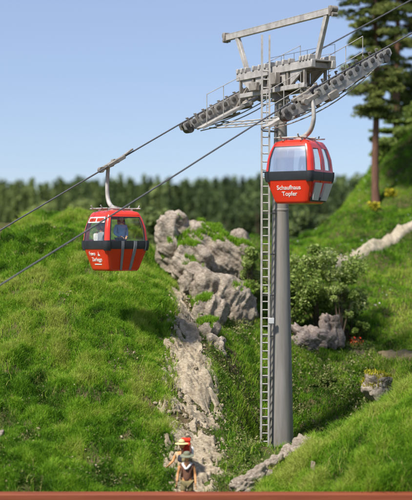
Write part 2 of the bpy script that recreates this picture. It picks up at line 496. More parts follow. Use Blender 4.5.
def grass(name, label, n, x0, x1, y0, y1, keep, h, w, tb, tr, lean=0.5):
    x, y = scatter(n, x0, x1, y0, y1, keep)
    z = H(x, y); N = normals_at(x, y)
    cl = fbm(x, y, 1.3, 3); big = fbm(x + 40, y, 0.33, 3)
    fine = fbm(x, y + 70, 3.1, 2)
    tuft = smooth01(.45, .72, fbm(x + 13, y + 57, 1.9, 2))
    hh = h * (0.30 + 0.7 * cl + 0.5 * (fine - 0.3) + 0.9 * tuft) * RNG.uniform(0.6, 1.15, len(x))
    tint = np.clip(tb + tr * (RNG.random(len(x)) - 0.5) + (big - 0.5) * 1.2 + (cl - 0.5) * 1.0 + (fine - 0.5) * 0.7 + tuft * .16 - .10, 0, 0.9)
    dry = RNG.random(len(x)) < 0.02 + 0.10 * smooth01(0.55, 0.75, fbm(x - 31, y + 12, 0.8, 3))
    tint[dry] = RNG.uniform(0.85, 1.0, dry.sum())
    me = blades_mesh(name, np.c_[x, y, z], N, np.clip(hh, 0.04, 1), w * RNG.uniform(0.6, 1.3, len(x)), tint, lean)
    o = link(name, me, M['grass'])
    return tag(o, label, 'grass', kind='stuff')

gap = lambda x, y: RNG.random(len(x)) < 0.15 + 0.9 * smooth01(0.33, 0.50, 0.55 * fbm(x, y + 5, 2.3, 3) + 0.45 * fbm(x + 9, y, 0.9, 2))

# ------------------------------------------------------------------ the cable car tower
TX, TY = 2.61, 49.0
TZ = h1(TX, TY)
u_dir = Vector((0.508, -0.861, 0)); d_dir = Vector((0.861, 0.508, 0)); ZUP = Vector((0, 0, 1))
def tw(u, t, z): return u_dir * u + d_dir * t + Vector((0, 0, z))       # local to the tower axis, absolute z
tower = empty('cable_car_tower', (TX, TY, TZ))
tag(tower, 'tall grey steel cable car tower with crossarm, roller trains and ladder', 'cable car tower')
def tl(v): return Vector(v) - Vector((0, 0, TZ))
class TMB(MB):
    def build(s, name, mat, parent=None, **k):
        s.v = [(v[0], v[1], v[2] - TZ) for v in s.v]
        return MB.build(s, name, mat, parent or tower, **k)
    def build_each(s, name, mat, parent=None, **k):
        s.v = [(v[0], v[1], v[2] - TZ) for v in s.v]
        MB.build_each(s, name, mat, parent or tower, **k)
b = TMB()
rad = lambda z: 0.455 - (z - 1.2) * 0.0208
prof = [(rad(z), z) for z in np.arange(TZ - 0.8, 13.3, 0.8)] + [(rad(13.4), 13.4)]
b.lathe(prof, n=40); pole = b.build('pole', M['pole'], angle=60)
b = TMB()
for z in (9.4,):
    b.lathe([(rad(z) + 0.004, z - 0.045), (rad(z) + 0.012, z - 0.03), (rad(z) + 0.012, z + 0.03), (rad(z) + 0.004, z + 0.045)], n=40)
b.build_each('weld_ring', M['pole'])
b = TMB(); b.lathe([(0.34, 13.2), (0.34, 13.28), (0.30, 13.28), (0.30, 13.5)], n=32)
b.build('pole_head', M['steel'])
# ladder with rungs
lx0, lx1 = 1.90 - TX, 2.16 - TX; ly = 48.50 - TY; lt = 0.04
ltop = 15.45
LZ = lambda z: lt * (z - 1.5) / 13
b = TMB()
for lx in (lx0, lx1):
    b.bar((lx, ly, TZ - 0.2), (lx + LZ(ltop), ly, ltop), 0.066, 0.07, up=Vector((0, 1, 0)))
ladder = b.build('ladder', M['steel_light'])
b = TMB()
z = TZ + 0.2
while z < 14.4:
    b.tube([(lx0 + LZ(z), ly, z), (lx1 + LZ(z), ly, z)], 0.027, 6)
    z += 0.285
b.build_each('rung', M['steel_light'], ladder)
b = MB(); z = TZ + 0.7
while z < 13.2:
    xx = lx1 + LZ(z); rr = rad(z)
    for lx in (lx0 + LZ(z), lx1 + LZ(z)):
        p = Vector((lx, ly, z - TZ)); q = Vector((p.x, p.y, 0)).normalized() * rr * 0.9
        b.bar(p, (q.x, q.y, z - TZ), 0.035, 0.05)
    z += 1.425
b.build_each('bracket', M['steel'], ladder)
b = MB(); zz = 5.55 - TZ
b.box((lx1 + 0.10, ly - 0.02, zz), (0.2, 0.07, 0.2), bev=0.01); b.build('sign_plate', M['lightgrey'], ladder)

# cross arm
GZ0, GZ1 = 13.46, 14.36
b = TMB()
for t in (-0.42, 0.42):
    b.bar(tw(-2.15, t, GZ1 - 0.14), tw(2.62, t, GZ1 - 0.14), 0.16, 0.26, bev=0.012)
    b.bar(tw(-2.0, t, GZ0 + 0.08), tw(2.15, t, GZ0 + 0.08), 0.14, 0.16, bev=0.01)
b.bar(tw(-2.1, 0, GZ1 - 0.02), tw(2.58, 0, GZ1 - 0.02), 0.7, 0.03)
for u in np.linspace(-2.0, 2.3, 7):
    b.bar(tw(u, -0.34, GZ1 - 0.16), tw(u, 0.34, GZ1 - 0.16), 0.12, 0.16)
crossarm = b.build('crossarm', M['steel_light'])
b = TMB()
for u in list(np.linspace(-2.05, -1.5, 3)) + list(np.linspace(-1.0, 1.3, 7)) + list(np.linspace(1.95, 2.5, 4)):
    for t in (-0.42, 0.42):
        b.box(tw(u, t, GZ1 + 0.075), (0.10, 0.24, 0.17), Matrix((u_dir, d_dir, ZUP)).transposed(), bev=0.012)
b.build_each('clamp_block', M['steel_light'])
for t in (-0.42, 0.42):
    for u0, u1, s in ((-1.95, -1.2, 1), (-0.95, -0.25, -1), (0.25, 0.95, 1), (1.25, 2.1, -1)):
        b = TMB()
        za, zb = GZ0 + 0.16, GZ1 - 0.27
        if s > 0: poly = [tw(u0, t, zb), tw(u1, t, zb), tw(u1, t, za)]
        else: poly = [tw(u0, t, zb), tw(u1, t, zb), tw(u0, t, za)]
        b.prism(poly, d_dir * 0.035); b.build('gusset', M['steel_light'], smooth=False)
    b = TMB()
    for u in (-1.95, -1.1, -0.1, 0.1, 1.1, 2.1):
        b.bar(tw(u, t, GZ0 + 0.1), tw(u, t, GZ1 - 0.2), 0.10, 0.08, up=d_dir)
    for u0, u1 in ((-1.9, -1.15), (1.15, 2.05)):
        b.bar(tw(u0, t * 0.9, GZ0 + 0.1), tw(u1, t * 0.9, GZ1 - 0.2), 0.05, 0.06)
    b.build_each('web_brace', M['steel'])
b = TMB()
b.box(tw(0, 0, 13.85), (1.0, 0.62, 0.62), Matrix((u_dir, d_dir, ZUP)).transposed(), bev=0.03)
b.build('hub_box', M['steel_dark'])
# lifting gantry on top
for sgn, ub, ut in ((-1, -2.1, -2.87), (1, 2.2, 2.79)):
    b = TMB(); b.bar(tw(ub, 0, GZ1), tw(ut, 0, 15.84), 0.17, 0.14, up=d_dir, bev=0.012)
    b.box(tw(ub, 0, GZ1 + 0.02), (0.36, 0.34, 0.05), Matrix((u_dir, d_dir, ZUP)).transposed())
    b.build('gantry_post', M['steel_light'])
b = TMB()
for t in (-0.055, 0.055):
    b.bar(tw(-3.55, t, 15.90), tw(3.05, t, 15.93), 0.05, 0.21)
b.bar(tw(-3.5, 0, 15.80), tw(3.0, 0, 15.83), 0.17, 0.022); b.bar(tw(-3.5, 0, 16.00), tw(3.0, 0, 16.03), 0.17, 0.022)
beam = b.build('gantry_beam', M['steel_light'])
for ue, sg in ((-3.62, -1), (3.12, 1)):
    c = tw(ue, 0, 15.91); q = MB()
    q.box(c - Vector((0, 0, TZ)), (0.12, 0.30, 0.34), Matrix((u_dir, d_dir, ZUP)).transposed(), bev=0.015)
    q.tube([c + u_dir * sg * 0.04 - d_dir * 0.12 - Vector((0, 0, TZ - 0.06)), c + u_dir * sg * 0.04 + d_dir * 0.12 - Vector((0, 0, TZ - 0.06))], 0.11, 12)
    q.tube([c + u_dir * sg * 0.08 - d_dir * 0.1 - Vector((0, 0, TZ + 0.12)), c + u_dir * sg * 0.08 + d_dir * 0.1 - Vector((0, 0, TZ + 0.12))], 0.075, 12)
    q.build('pulley_block', M['steel'], beam)

# ropes
ROPES = {'A': (-2.67, [(-30, -3.2), (-9.41, 8.66), (-5.71, 10.73), (-2.74, 12.40), (0, 13.84), (2.65, 15.12), (5.36, 16.53), (30, 29.3)]),
         'B': (2.67, [(-30, -3.6), (-11.58, 6.98), (-7.59, 9.26), (-2.5, 12.22), (0, 13.62), (2.43, 14.88), (3.7, 15.52), (30, 28.9)])}
def rope_z(k, t):
    P = ROPES[k][1]
    return float(np.interp(t, [p[0] for p in P], [p[1] for p in P]))
ROPE_OBJ = {}
for k, lab in (('A', 'dark steel cable carrying the gondola with the blue shirted passenger, higher at left'),
               ('B', 'dark steel cable crossing in front of the left gondola to the near roller train')):
    uu, P = ROPES[k]
    ts = [p[0] for p in P]; dense = sorted(set([round(v, 2) for v in np.linspace(-20, 26, 70)]))
    zz = np.interp(dense, ts, [p[1] for p in P])
    ker = np.ones(5) / 5; zs = np.convolve(np.pad(zz, 2, mode='reflect', reflect_type='odd'), ker, 'valid')
    b = MB(); b.tube([Vector((TX, TY, 0)) + tw(uu, t, z) for t, z in zip(dense, zs)], 0.027, 8)
    ROPE_OBJ[k] = tag(b.build('cable', M['rope']), lab, 'cable', group='haul cables of the lift')

# roller trains
def roller_train(k, side, t_in=-2.6):
    uu = ROPES[k][0]
    sl = (rope_z(k, 2.4) - rope_z(k, -2.4)) / 4.8
    dv = (d_dir + ZUP * sl).normalized(); nv = u_dir.cross(dv); nv = nv if nv.z > 0 else -nv
    Rm = Matrix((dv, u_dir, nv)).transposed()
    def rp(t): return tw(uu, t, rope_z(k, t))
    root = None
    # main beam, spindle shaped
    b = TMB()
    o0 = -0.36
    outer = [(t_in - .05, o0 + 0.12), (-1.5, o0 + 0.22), (-0.3, o0 + 0.18), (0.3, o0 + 0.18), (1.5, o0 + 0.22), (2.65, o0 + 0.12), (2.65, o0 - 0.06), (1.4, o0 - 0.13), (0, o0 - 0.20), (-1.4, o0 - 0.13), (t_in - .05, o0 - 0.06)]
    for q in (-0.13, 0.13):
        b.prism([tw(uu, 0, rope_z(k, 0)) + u_dir * q + dv * a + nv * c for a, c in outer], u_dir * 0.035)
    b.tube([rp(0) + dv * (t_in + .3) + nv * (o0 - 0.02), rp(0) + dv * 2.3 + nv * (o0 - 0.02)], 0.12, 12)
    main = b.build('roller_beam', M['steel_light'], smooth=False)
    # bogies
    for i, t in enumerate([v for v in (-2.25, -1.6, -0.95, -0.3, 0.35, 1.0, 1.65, 2.3) if v - .3 > t_in]):
        c = rp(t)
        b = MB()
        T = Vector((0, 0, TZ))
        for q in (-0.15, 0.15):
            poly = [(-0.315, -0.08), (-0.27, -0.035), (0.27, -0.035), (0.315, -0.08), (0.315, -0.25), (0.18, -0.33), (-0.18, -0.33), (-0.315, -0.25)]
            b.prism([c + u_dir * q + dv * a + nv * e - T for a, e in poly], u_dir * 0.03)
        bo = b.build('bogie', M['steel_light'], tower, smooth=False)
        for s in (-0.16, 0.16):
            w = MB()
            wc = c + dv * s + nv * -0.14 - T
            Mx = Matrix((dv, nv, u_dir)).transposed()
            w.lathe([(0.05, -0.19), (0.06, -0.10), (0.125, -0.075), (0.125, -0.05), (0.105, -0.02), (0.105, 0.02), (0.125, 0.05), (0.125, 0.075), (0.06, 0.10), (0.05, 0.19)], wc, Mx, 20)
            w.build('roller', M['steel_dark'], bo)
            w = MB()
            for q in (-0.175, 0.175):
                w.lathe([(0.075, -0.022), (0.085, -0.018), (0.085, 0.018), (0.075, 0.022)], wc + u_dir * q, Mx, 14)
            w.build_each('hub', M['steel_dark'], bo)
    # end guide wheels
    for t in (t_in - .02, 2.62):
        w = TMB(); wc = rp(0) + dv * t + nv * (o0 + 0.02)
        w.lathe([(0.15, -0.17), (0.17, -0.14), (0.17, 0.14), (0.15, 0.17)], wc, Matrix((dv, nv, u_dir)).transposed(), 20)
        w.build('guide_roller', M['steel_dark'])
    # catwalk on the inner side
    ci = -side * 0.55
    b = TMB()
    b.bar(rp(0) + u_dir * ci + dv * -2.5 + nv * -0.42, rp(0) + u_dir * ci + dv * 2.4 + nv * -0.42, 0.40, 0.03, up=nv)
    for q in (-0.2, 0.2):
        b.bar(rp(0) + u_dir * (ci + q) + dv * -2.5 + nv * -0.44, rp(0) + u_dir * (ci + q) + dv * 2.4 + nv * -0.44, 0.03, 0.09, up=nv)
    cat = b.build('catwalk', M['steel_light'])
    b = TMB()
    for t in np.linspace(-2.3, 2.2, 14):
        b.bar(rp(0) + dv * t + nv * -0.47 + u_dir * side * 0.12, rp(0) + u_dir * (ci - side * 0.2) + dv * t + nv * -0.47, 0.03, 0.04, up=nv)
    for t in (-1.6, -0.5, 0.5, 1.6):
        b.bar(rp(0) + dv * t + nv * -0.55, rp(0) + u_dir * ci * 1.3 + dv * (t * 0.5) + nv * -0.60, 0.07, 0.07, up=nv)
    b.build_each('catwalk_bracket', M['steel'])
    for t0, t1 in ((-2.3, -0.75), (0.55, 2.2)):
        b = TMB(); e = ci - side * 0.2
        P0 = rp(0) + u_dir * e
        pts = [P0 + dv * t + nv * -0.42 for t in (t0, (t0 + t1) / 2, t1)]
        for p in pts: b.tube([p, p + ZUP * 1.1], 0.014, 6)
        for hgt in (0.55, 1.1):
            b.tube([p + ZUP * hgt for p in pts], 0.014, 6)
        b.build_each('handrail', M['steel_light'])
    # cross bracket joining the train with the cross arm
    b = TMB()
    b.box(rp(0) + nv * (-0.52), (0.44, 0.4, 0.28), Rm, bev=0.03)
    for t in (-0.35, 0.35):
        b.bar(rp(0) + dv * t * 1.8 + nv * -0.62, tw(side * 1.9, t, GZ0 + 0.1), 0.1, 0.1)
    b.build_each('rocker_mount', M['steel'])
    # rope catchers along the top
    b = TMB()
    for t in np.linspace(t_in + .3, 2.3, 15):
        c = rp(t) + u_dir * side * -0.2
        b.bar(c + nv * -0.25, c + nv * 0.10, 0.05, 0.045, up=dv)
        b.bar(c + nv * 0.08, c + nv * 0.08 + u_dir * side * 0.12, 0.05, 0.035, up=dv)
    b.build_each('rope_catcher', M['steel'])
    # slim pipe rails following the train (bowed access rails)
    b = TMB()
    for off, sg in ((-0.72, 0.0), (-0.86, 0.06)):
        pts = []
        for t in np.linspace(-2.4, 2.4, 13):
            pts.append(rp(0) + dv * t + nv * (off * (1 - 0.35 * (t / 2.4) ** 2)) + u_dir * (-side * (0.3 + sg)))
        b.tube(pts, 0.022, 6)
    b.build_each('access_rail', M['steel_light'])
roller_train('A', -1)
roller_train('B', 1, -1.95)
# two bowed pipes sweeping from far train to near train under the cross arm
b = TMB()
for k in range(3):
    pts = []
    for s in np.linspace(0, 1, 15):
        uq = -2.35 + 4.4 * s
        tq = -1.5 + 0.25 * k + 0.9 * s
        zq = rope_z('A', -1.6) * (1 - s) + (rope_z('B', -0.9)) * s - 0.62 + 0.12 * k - 0.10 * math.sin(math.pi * s)
        pts.append(tw(uq, tq, zq))
    b.tube(pts, 0.026, 6)
for s in np.linspace(0.05, 0.95, 9):
    a = tw(-2.35 + 4.4 * s, -1.5 + 0.9 * s, rope_z('A', -1.6) * (1 - s) + rope_z('B', -0.9) * s - 0.62 - 0.10 * math.sin(math.pi * s))
    b.bar(a, a + d_dir * 0.5 + ZUP * 0.24, 0.03, 0.03)
b.build_each('platform_rail', M['steel_light'])
b = TMB()
for t in (0.75,):
    pts = [tw(u, t, GZ1) for u in np.linspace(-1.9, 2.2, 6)]
    for p in pts: b.tube([p, p + ZUP * 0.62], 0.009, 5)
    for hh in (0.32, 0.62): b.tube([p + ZUP * hh for p in pts], 0.009, 5)
b.build_each('crossarm_handrail', M['steel_light'])
b = TMB()
b.box(tw(0.6, -0.62, 13.9), (0.34, 0.2, 0.42), Matrix((u_dir, d_dir, ZUP)).transposed(), bev=0.02)
b.box(tw(-0.75, -0.62, 13.75), (0.5, 0.16, 0.3), Matrix((u_dir, d_dir, ZUP)).transposed(), bev=0.02)
b.build_each('control_box', M['steel'])

# ------------------------------------------------------------------ people
def skin_mesh(verts, edges, radii, root=0, sub=2):
    me = bpy.data.meshes.new('skeleton'); me.from_pydata(verts, edges, [])
    o = bpy.data.objects.new('skeleton', me); COL.objects.link(o)
    md = o.modifiers.new('skin', 'SKIN'); md.branch_smoothing = 0.4
    for i, r in enumerate(radii):
        sv_ = me.skin_vertices[0].data[i]
        sv_.radius = (r, r) if not isinstance(r, tuple) else r
        sv_.use_root = (i == root)
    s2 = o.modifiers.new('sub', 'SUBSURF'); s2.levels = sub; s2.render_levels = sub
    dg = bpy.context.evaluated_depsgraph_get()
    out = bpy.data.meshes.new_from_object(o.evaluated_get(dg))
    bpy.data.objects.remove(o); bpy.data.meshes.remove(me)
    return out

BASE = dict(pelvis=(0, 0, .95), waist=(0, 0, 1.12), chest=(0, 0, 1.32), collar=(0, .01, 1.46), neck=(0, 0, 1.53),
            shl=(-.185, .01, 1.42), shr=(.185, .01, 1.42), ell=(-.24, .03, 1.14), elr=(.24, .03, 1.14), wrl=(-.25, -.06, .90), wrr=(.25, -.06, .90),
            hil=(-.09, 0, .90), hir=(.09, 0, .90), knl=(-.10, -.02, .50), knr=(.10, -.02, .50), anl=(-.10, .02, .09), anr=(.10, .02, .09),
            tol=(-.10, -.15, .035), tor=(.10, -.15, .035))
RAD = dict(pelvis=.135, waist=.12, chest=.15, collar=.075, neck=.052, shl=.062, shr=.062, ell=.043, elr=.043, wrl=.028, wrr=.028,
           hil=.098, hir=.098, knl=.062, knr=.062, anl=.042, anr=.042, tol=.036, tor=.036)
EDG = [('pelvis', 'waist'), ('waist', 'chest'), ('chest', 'collar'), ('collar', 'neck'), ('chest', 'shl'), ('chest', 'shr'), ('shl', 'ell'), ('ell', 'wrl'), ('shr', 'elr'), ('elr', 'wrr'),
       ('pelvis', 'hil'), ('pelvis', 'hir'), ('hil', 'knl'), ('knl', 'anl'), ('anl', 'tol'), ('hir', 'knr'), ('knr', 'anr'), ('anr', 'tor')]

def addmesh(mb, me):
    mb.add([v.co for v in me.vertices], [tuple(p.vertices) for p in me.polygons]); bpy.data.meshes.remove(me)

def person(loc, rz, label, pose=None, skin='skin', top='c_blue', legs='c_dark', shorts=False, sleeve=0.55, hair='hair', scale=1.0,
           hat=None, hatcol=None, collar=None, headtilt=0.0, cat='person', vest=None, boots='c_boot', group=None):
    J = dict(BASE); J.update(pose or {})
    J = {k: Vector(v) for k, v in J.items()}
    root = empty('person', loc, rz); root.scale = (scale,) * 3
    tag(root, label, cat, group)
    keys = list(J); ix = {k: i for i, k in enumerate(keys)}
    mb = MB()
    addmesh(mb, skin_mesh([J[k] for k in keys], [(ix[a], ix[c]) for a, c in EDG], [RAD[k] for k in keys]))
    # head
    hc = J['neck'] + Vector((0, -.02, .135)); HM = Matrix.Rotation(headtilt, 3, 'X')
    bm = bmesh.new(); bmesh.ops.create_icosphere(bm, subdivisions=4, radius=1)
    for v in bm.verts:
        x, y, zv = v.co
        p = Vector((x * .077, y * .098, zv * .122))
        if zv < 0: p.x *= 1 - .22 * (-zv) ** 1.5; p.y = p.y * (1 - .12 * -zv) - .010 * -zv
        if y < -0.3:                                              # face
            n_ = math.exp(-((x / .20) ** 2)) * math.exp(-(((zv + .10) / .22) ** 2)); p.y -= .020 * n_
            for sx in (-.42, .42): p.y += .010 * math.exp(-(((x - sx) / .2) ** 2)) * math.exp(-(((zv - .05) / .14) ** 2))
            p.y -= .007 * math.exp(-((x / .3) ** 2)) * math.exp(-(((zv + .72) / .16) ** 2))
            p.y -= .006 * math.exp(-((x / .3) ** 2)) * math.exp(-(((zv + .45) / .10) ** 2))
        v.co = p
    mb.addbm(bm, Matrix.Translation(hc) @ HM.to_4x4())
    for s in (-1, 1):
        mb.ball(hc + HM @ Vector((s * .077, .005, -.008)), (.012, .022, .034), HM, 8, 6)
    # hands
    for side_, wr, el in ((-1, 'wrl', 'ell'), (1, 'wrr', 'elr')):
        dvec = (J[wr] - J[el]).normalized(); fwd = Vector((0, -1, 0)) - dvec * Vector((0, -1, 0)).dot(dvec)
        if fwd.length < .1: fwd = Vector((0, 0, 1)) - dvec * dvec.z
        fwd.normalize(); pn = dvec.cross(fwd)                     # palm normal axis
        MM = Matrix((dvec, fwd, pn)).transposed()
        mb.ball(J[wr] + dvec * .05, (.058, .042, .019), MM, 10, 8)
        for q, (off, L) in enumerate(((.030, .070), (.010, .080), (-.010, .074), (-.029, .058))):
            a0 = J[wr] + dvec * .085 + fwd * off
            inn = pn * (side_ * -.6)
            mb.tube([a0, a0 + dvec * L * .45 + inn * .006, a0 + dvec * L * .8 + inn * .024, a0 + dvec * L * .95 + inn * .045], [.0098, .0094, .0086, .006], 6)
        t0 = J[wr] + dvec * .03 + fwd * .034
        mb.tube([t0, t0 + (dvec * .5 + fwd * .8).normalized() * .035, t0 + dvec * .055 + fwd * .036], [.012, .0105, .007], 6)
    # eyes and mouth as slots of the same mesh
    mb.cur = 1
    for s in (-1, 1): mb.ball(hc + HM @ Vector((s * .030, -.084, .008)), (.012, .008, .008), HM, 8, 6)
    mb.cur = 2
    mb.ball(hc + HM @ Vector((0, -.090, -.058)), (.024, .008, .006), HM, 8, 6)
    mb.build('body', [M[skin], M['eye'], M['lip']], root, angle=80)
    # hair
    if hair:
        h = MB(); bm = bmesh.new(); bmesh.ops.create_icosphere(bm, subdivisions=3, radius=1)
        for v in list(bm.verts):
            x, y, zv = v.co
            k = 1.08 + .05 * mnoise.noise(v.co * 5)
            v.co = Vector((x * .078 * k, y * .100 * k, zv * .124 * k))
            if y < -.15 and zv < .52: v.co *= .80
            elif zv < -.25: v.co *= .80
        h.addbm(bm, Matrix.Translation(hc) @ HM.to_4x4()); h.build('hair', M[hair], root, angle=80)
    # shirt
    mids = lambda a, c, f: J[a].lerp(J[c], f)
    V = [J['pelvis'] - Vector((0, 0, .05)), J['waist'], J['chest'], J['collar'] - Vector((0, 0, .03)), J['shl'], J['shr'],
         mids('shl', 'ell', sleeve), mids('shr', 'elr', sleeve)]
    Ed = [(0, 1), (1, 2), (2, 3), (2, 4), (2, 5), (4, 6), (5, 7)]; Rr = [.162, .150, .168, .085, .078, .078, .064, .064]
    if sleeve > 1:
        V[6] = J['ell']; V[7] = J['elr']; V += [mids('ell', 'wrl', .9), mids('elr', 'wrr', .9)]; Ed += [(6, 8), (7, 9)]; Rr += [.044, .044]
    if sleeve <= 0: V = V[:6]; Ed = Ed[:5]; Rr = Rr[:6]
    s_ = MB(); addmesh(s_, skin_mesh(V, Ed, Rr)); s_.build('shirt', M[top], root, angle=80)
    # trousers or shorts
    f = .72 if shorts else 1.0
    V = [J['pelvis'] + Vector((0, 0, .03)), J['hil'], J['hir'], mids('hil', 'knl', f), mids('hir', 'knr', f)]
    Ed = [(0, 1), (0, 2), (1, 3), (2, 4)]; Rr = [.150, .116, .116, .098 if shorts else .080, .098 if shorts else .080]
    if not shorts:
        V += [mids('knl', 'anl', .93), mids('knr', 'anr', .93)]; Ed += [(3, 5), (4, 6)]; Rr += [.060, .060]
    s_ = MB(); addmesh(s_, skin_mesh(V, Ed, Rr)); s_.build('shorts' if shorts else 'trousers', M[legs], root, angle=80)
    for a, c in (('anl', 'tol'), ('anr', 'tor')):
        s_ = MB(); p = J[a]; q = J[c]
        addmesh(s_, skin_mesh([p + Vector((0, 0, .07)), p + Vector((0, .015, -.02)), p.lerp(q, .5), q], [(0, 1), (1, 2), (2, 3)], [.056, .058, .054, .044], 0, 1))
        s_.build('boot', M[boots], root, angle=80)
    if hat:
        h = MB(); top_ = hc + HM @ Vector((0, 0, .055))
        if hat == 'straw':
            pr = [(.215, -.012), (.21, .0), (.12, .022), (.098, .03), (.088, .08), (.06, .118), (.02, .13)]
        elif hat == 'brim':
            pr = [(.205, -.03), (.20, -.012), (.13, .0), (.104, .01), (.098, .06), (.08, .092), (.03, .10)]
        else:
            pr = [(.092, -.01), (.095, .01), (.088, .05), (.06, .08), (.02, .09)]
        h.lathe(pr, top_, HM, 24)
        if hat == 'cap': h.ball(top_ + HM @ Vector((0, -.12, .0)), (.075, .075, .010), HM)
        ho = h.build('hat', M[hatcol], root, angle=50)
        if hat in ('straw', 'brim'):
            h = MB(); h.lathe([(.1015, .018), (.1035, .02), (.1015, .046), (.098, .048)], top_, HM, 24); h.build('hat_band', M['c_dark' if hat == 'straw' else 'c_khaki'], ho)
    if collar:
        s_ = MB(); cc = J['collar']
        s_.tube([cc + Vector((-.13, .02, -.01)), cc + Vector((-.10, -.10, -.03)), cc + Vector((-.02, -.165, -.13)), cc + Vector((.02, -.165, -.13)), cc + Vector((.10, -.10, -.03)), cc + Vector((.13, .02, -.01)), cc + Vector((.06, .09, .01)), cc + Vector((-.06, .09, .01)), cc + Vector((-.13, .02, -.01))], .034, 8)
        s_.build('neckerchief', M[collar], root, angle=80)
    if vest:
        V = [J['waist'] - Vector((0, 0, .05)), J['chest'], J['collar'] - Vector((0, 0, .06))]
        s_ = MB(); addmesh(s_, skin_mesh(V, [(0, 1), (1, 2)], [.152, .176, .10])); s_.build('vest', M[vest], root, angle=80)
    return root

# ------------------------------------------------------------------ gondolas
PROF_Z = [0.0, 0.05, 0.14, 0.76, 0.90, 1.02, 1.45, 1.75, 1.95, 2.03, 2.09]
PROF_H = [0.58, 0.625, 0.655, 0.845, 0.865, 0.865, 0.82, 0.74, 0.655, 0.59, 0.40]
def prof_h(z): return float(np.interp(z, PROF_Z, PROF_H))
def cab(p, z, off=0.0):
    p = p % 4.0; sd = int(p); s = (p - sd) * 2 - 1; n = 11
    r = (abs(s) ** n + 1) ** (1 / n); h = (prof_h(z) + off) / r
    x, y = ((s, -1), (1, s), (-s, 1), (-1, -s))[sd]
    return Vector((x * h, y * h, z))
def patch(mb, p0, p1, z0, z1, off=0.0, th=0.03, nx=8, nz=6):
    P = np.linspace(p0, p1, nx + 1); Z = np.linspace(z0, z1, nz + 1)
    V = [cab(p, z, off) for z in Z for p in P] + [cab(p, z, off - th) for z in Z for p in P]
    w = nx + 1; m = w * (nz + 1); fs = []
    for j in range(nz):
        for i in range(nx):
            a = j * w + i; fs.append((a, a + 1, a + w + 1, a + w)); fs.append((m + a, m + a + w, m + a + w + 1, m + a + 1))
    for i in range(nx):
        fs.append((i, m + i, m + i + 1, i + 1)); a = nz * w + i; fs.append((a, a + 1, m + a + 1, m + a))
    for j in range(nz):
        a = j * w; fs.append((a, a + w, m + a + w, m + a)); a = j * w + nx; fs.append((a, m + a, m + a + w, a + w))
    mb.add(V, fs)
def ringloft(mb, zs, off=0.0, N=64, cap0=True, cap1=True):
    V = []; fs = []
    for z in zs: V += [cab(4 * k / N, z, off) for k in range(N)]
    for j in range(len(zs) - 1):
        for k in range(N): fs.append((j * N + k, j * N + (k + 1) % N, (j + 1) * N + (k + 1) % N, (j + 1) * N + k))
    if cap0: fs.append(tuple(range(N - 1, -1, -1)))
    if cap1: fs.append(tuple((len(zs) - 1) * N + k for k in range(N)))
    mb.add(V, fs)
def text_mesh(s, size, ext=0.003):
    c = bpy.data.curves.new('text', 'FONT'); c.body = s; c.size = size; c.extrude = ext; c.align_x = 'CENTER'; c.offset = 0.002 * size / .2
    o = bpy.data.objects.new('text', c); COL.objects.link(o)
    dg = bpy.context.evaluated_depsgraph_get(); dg.update()
    me = bpy.data.meshes.new_from_object(o.evaluated_get(dg)); bpy.data.objects.remove(o)
    return me

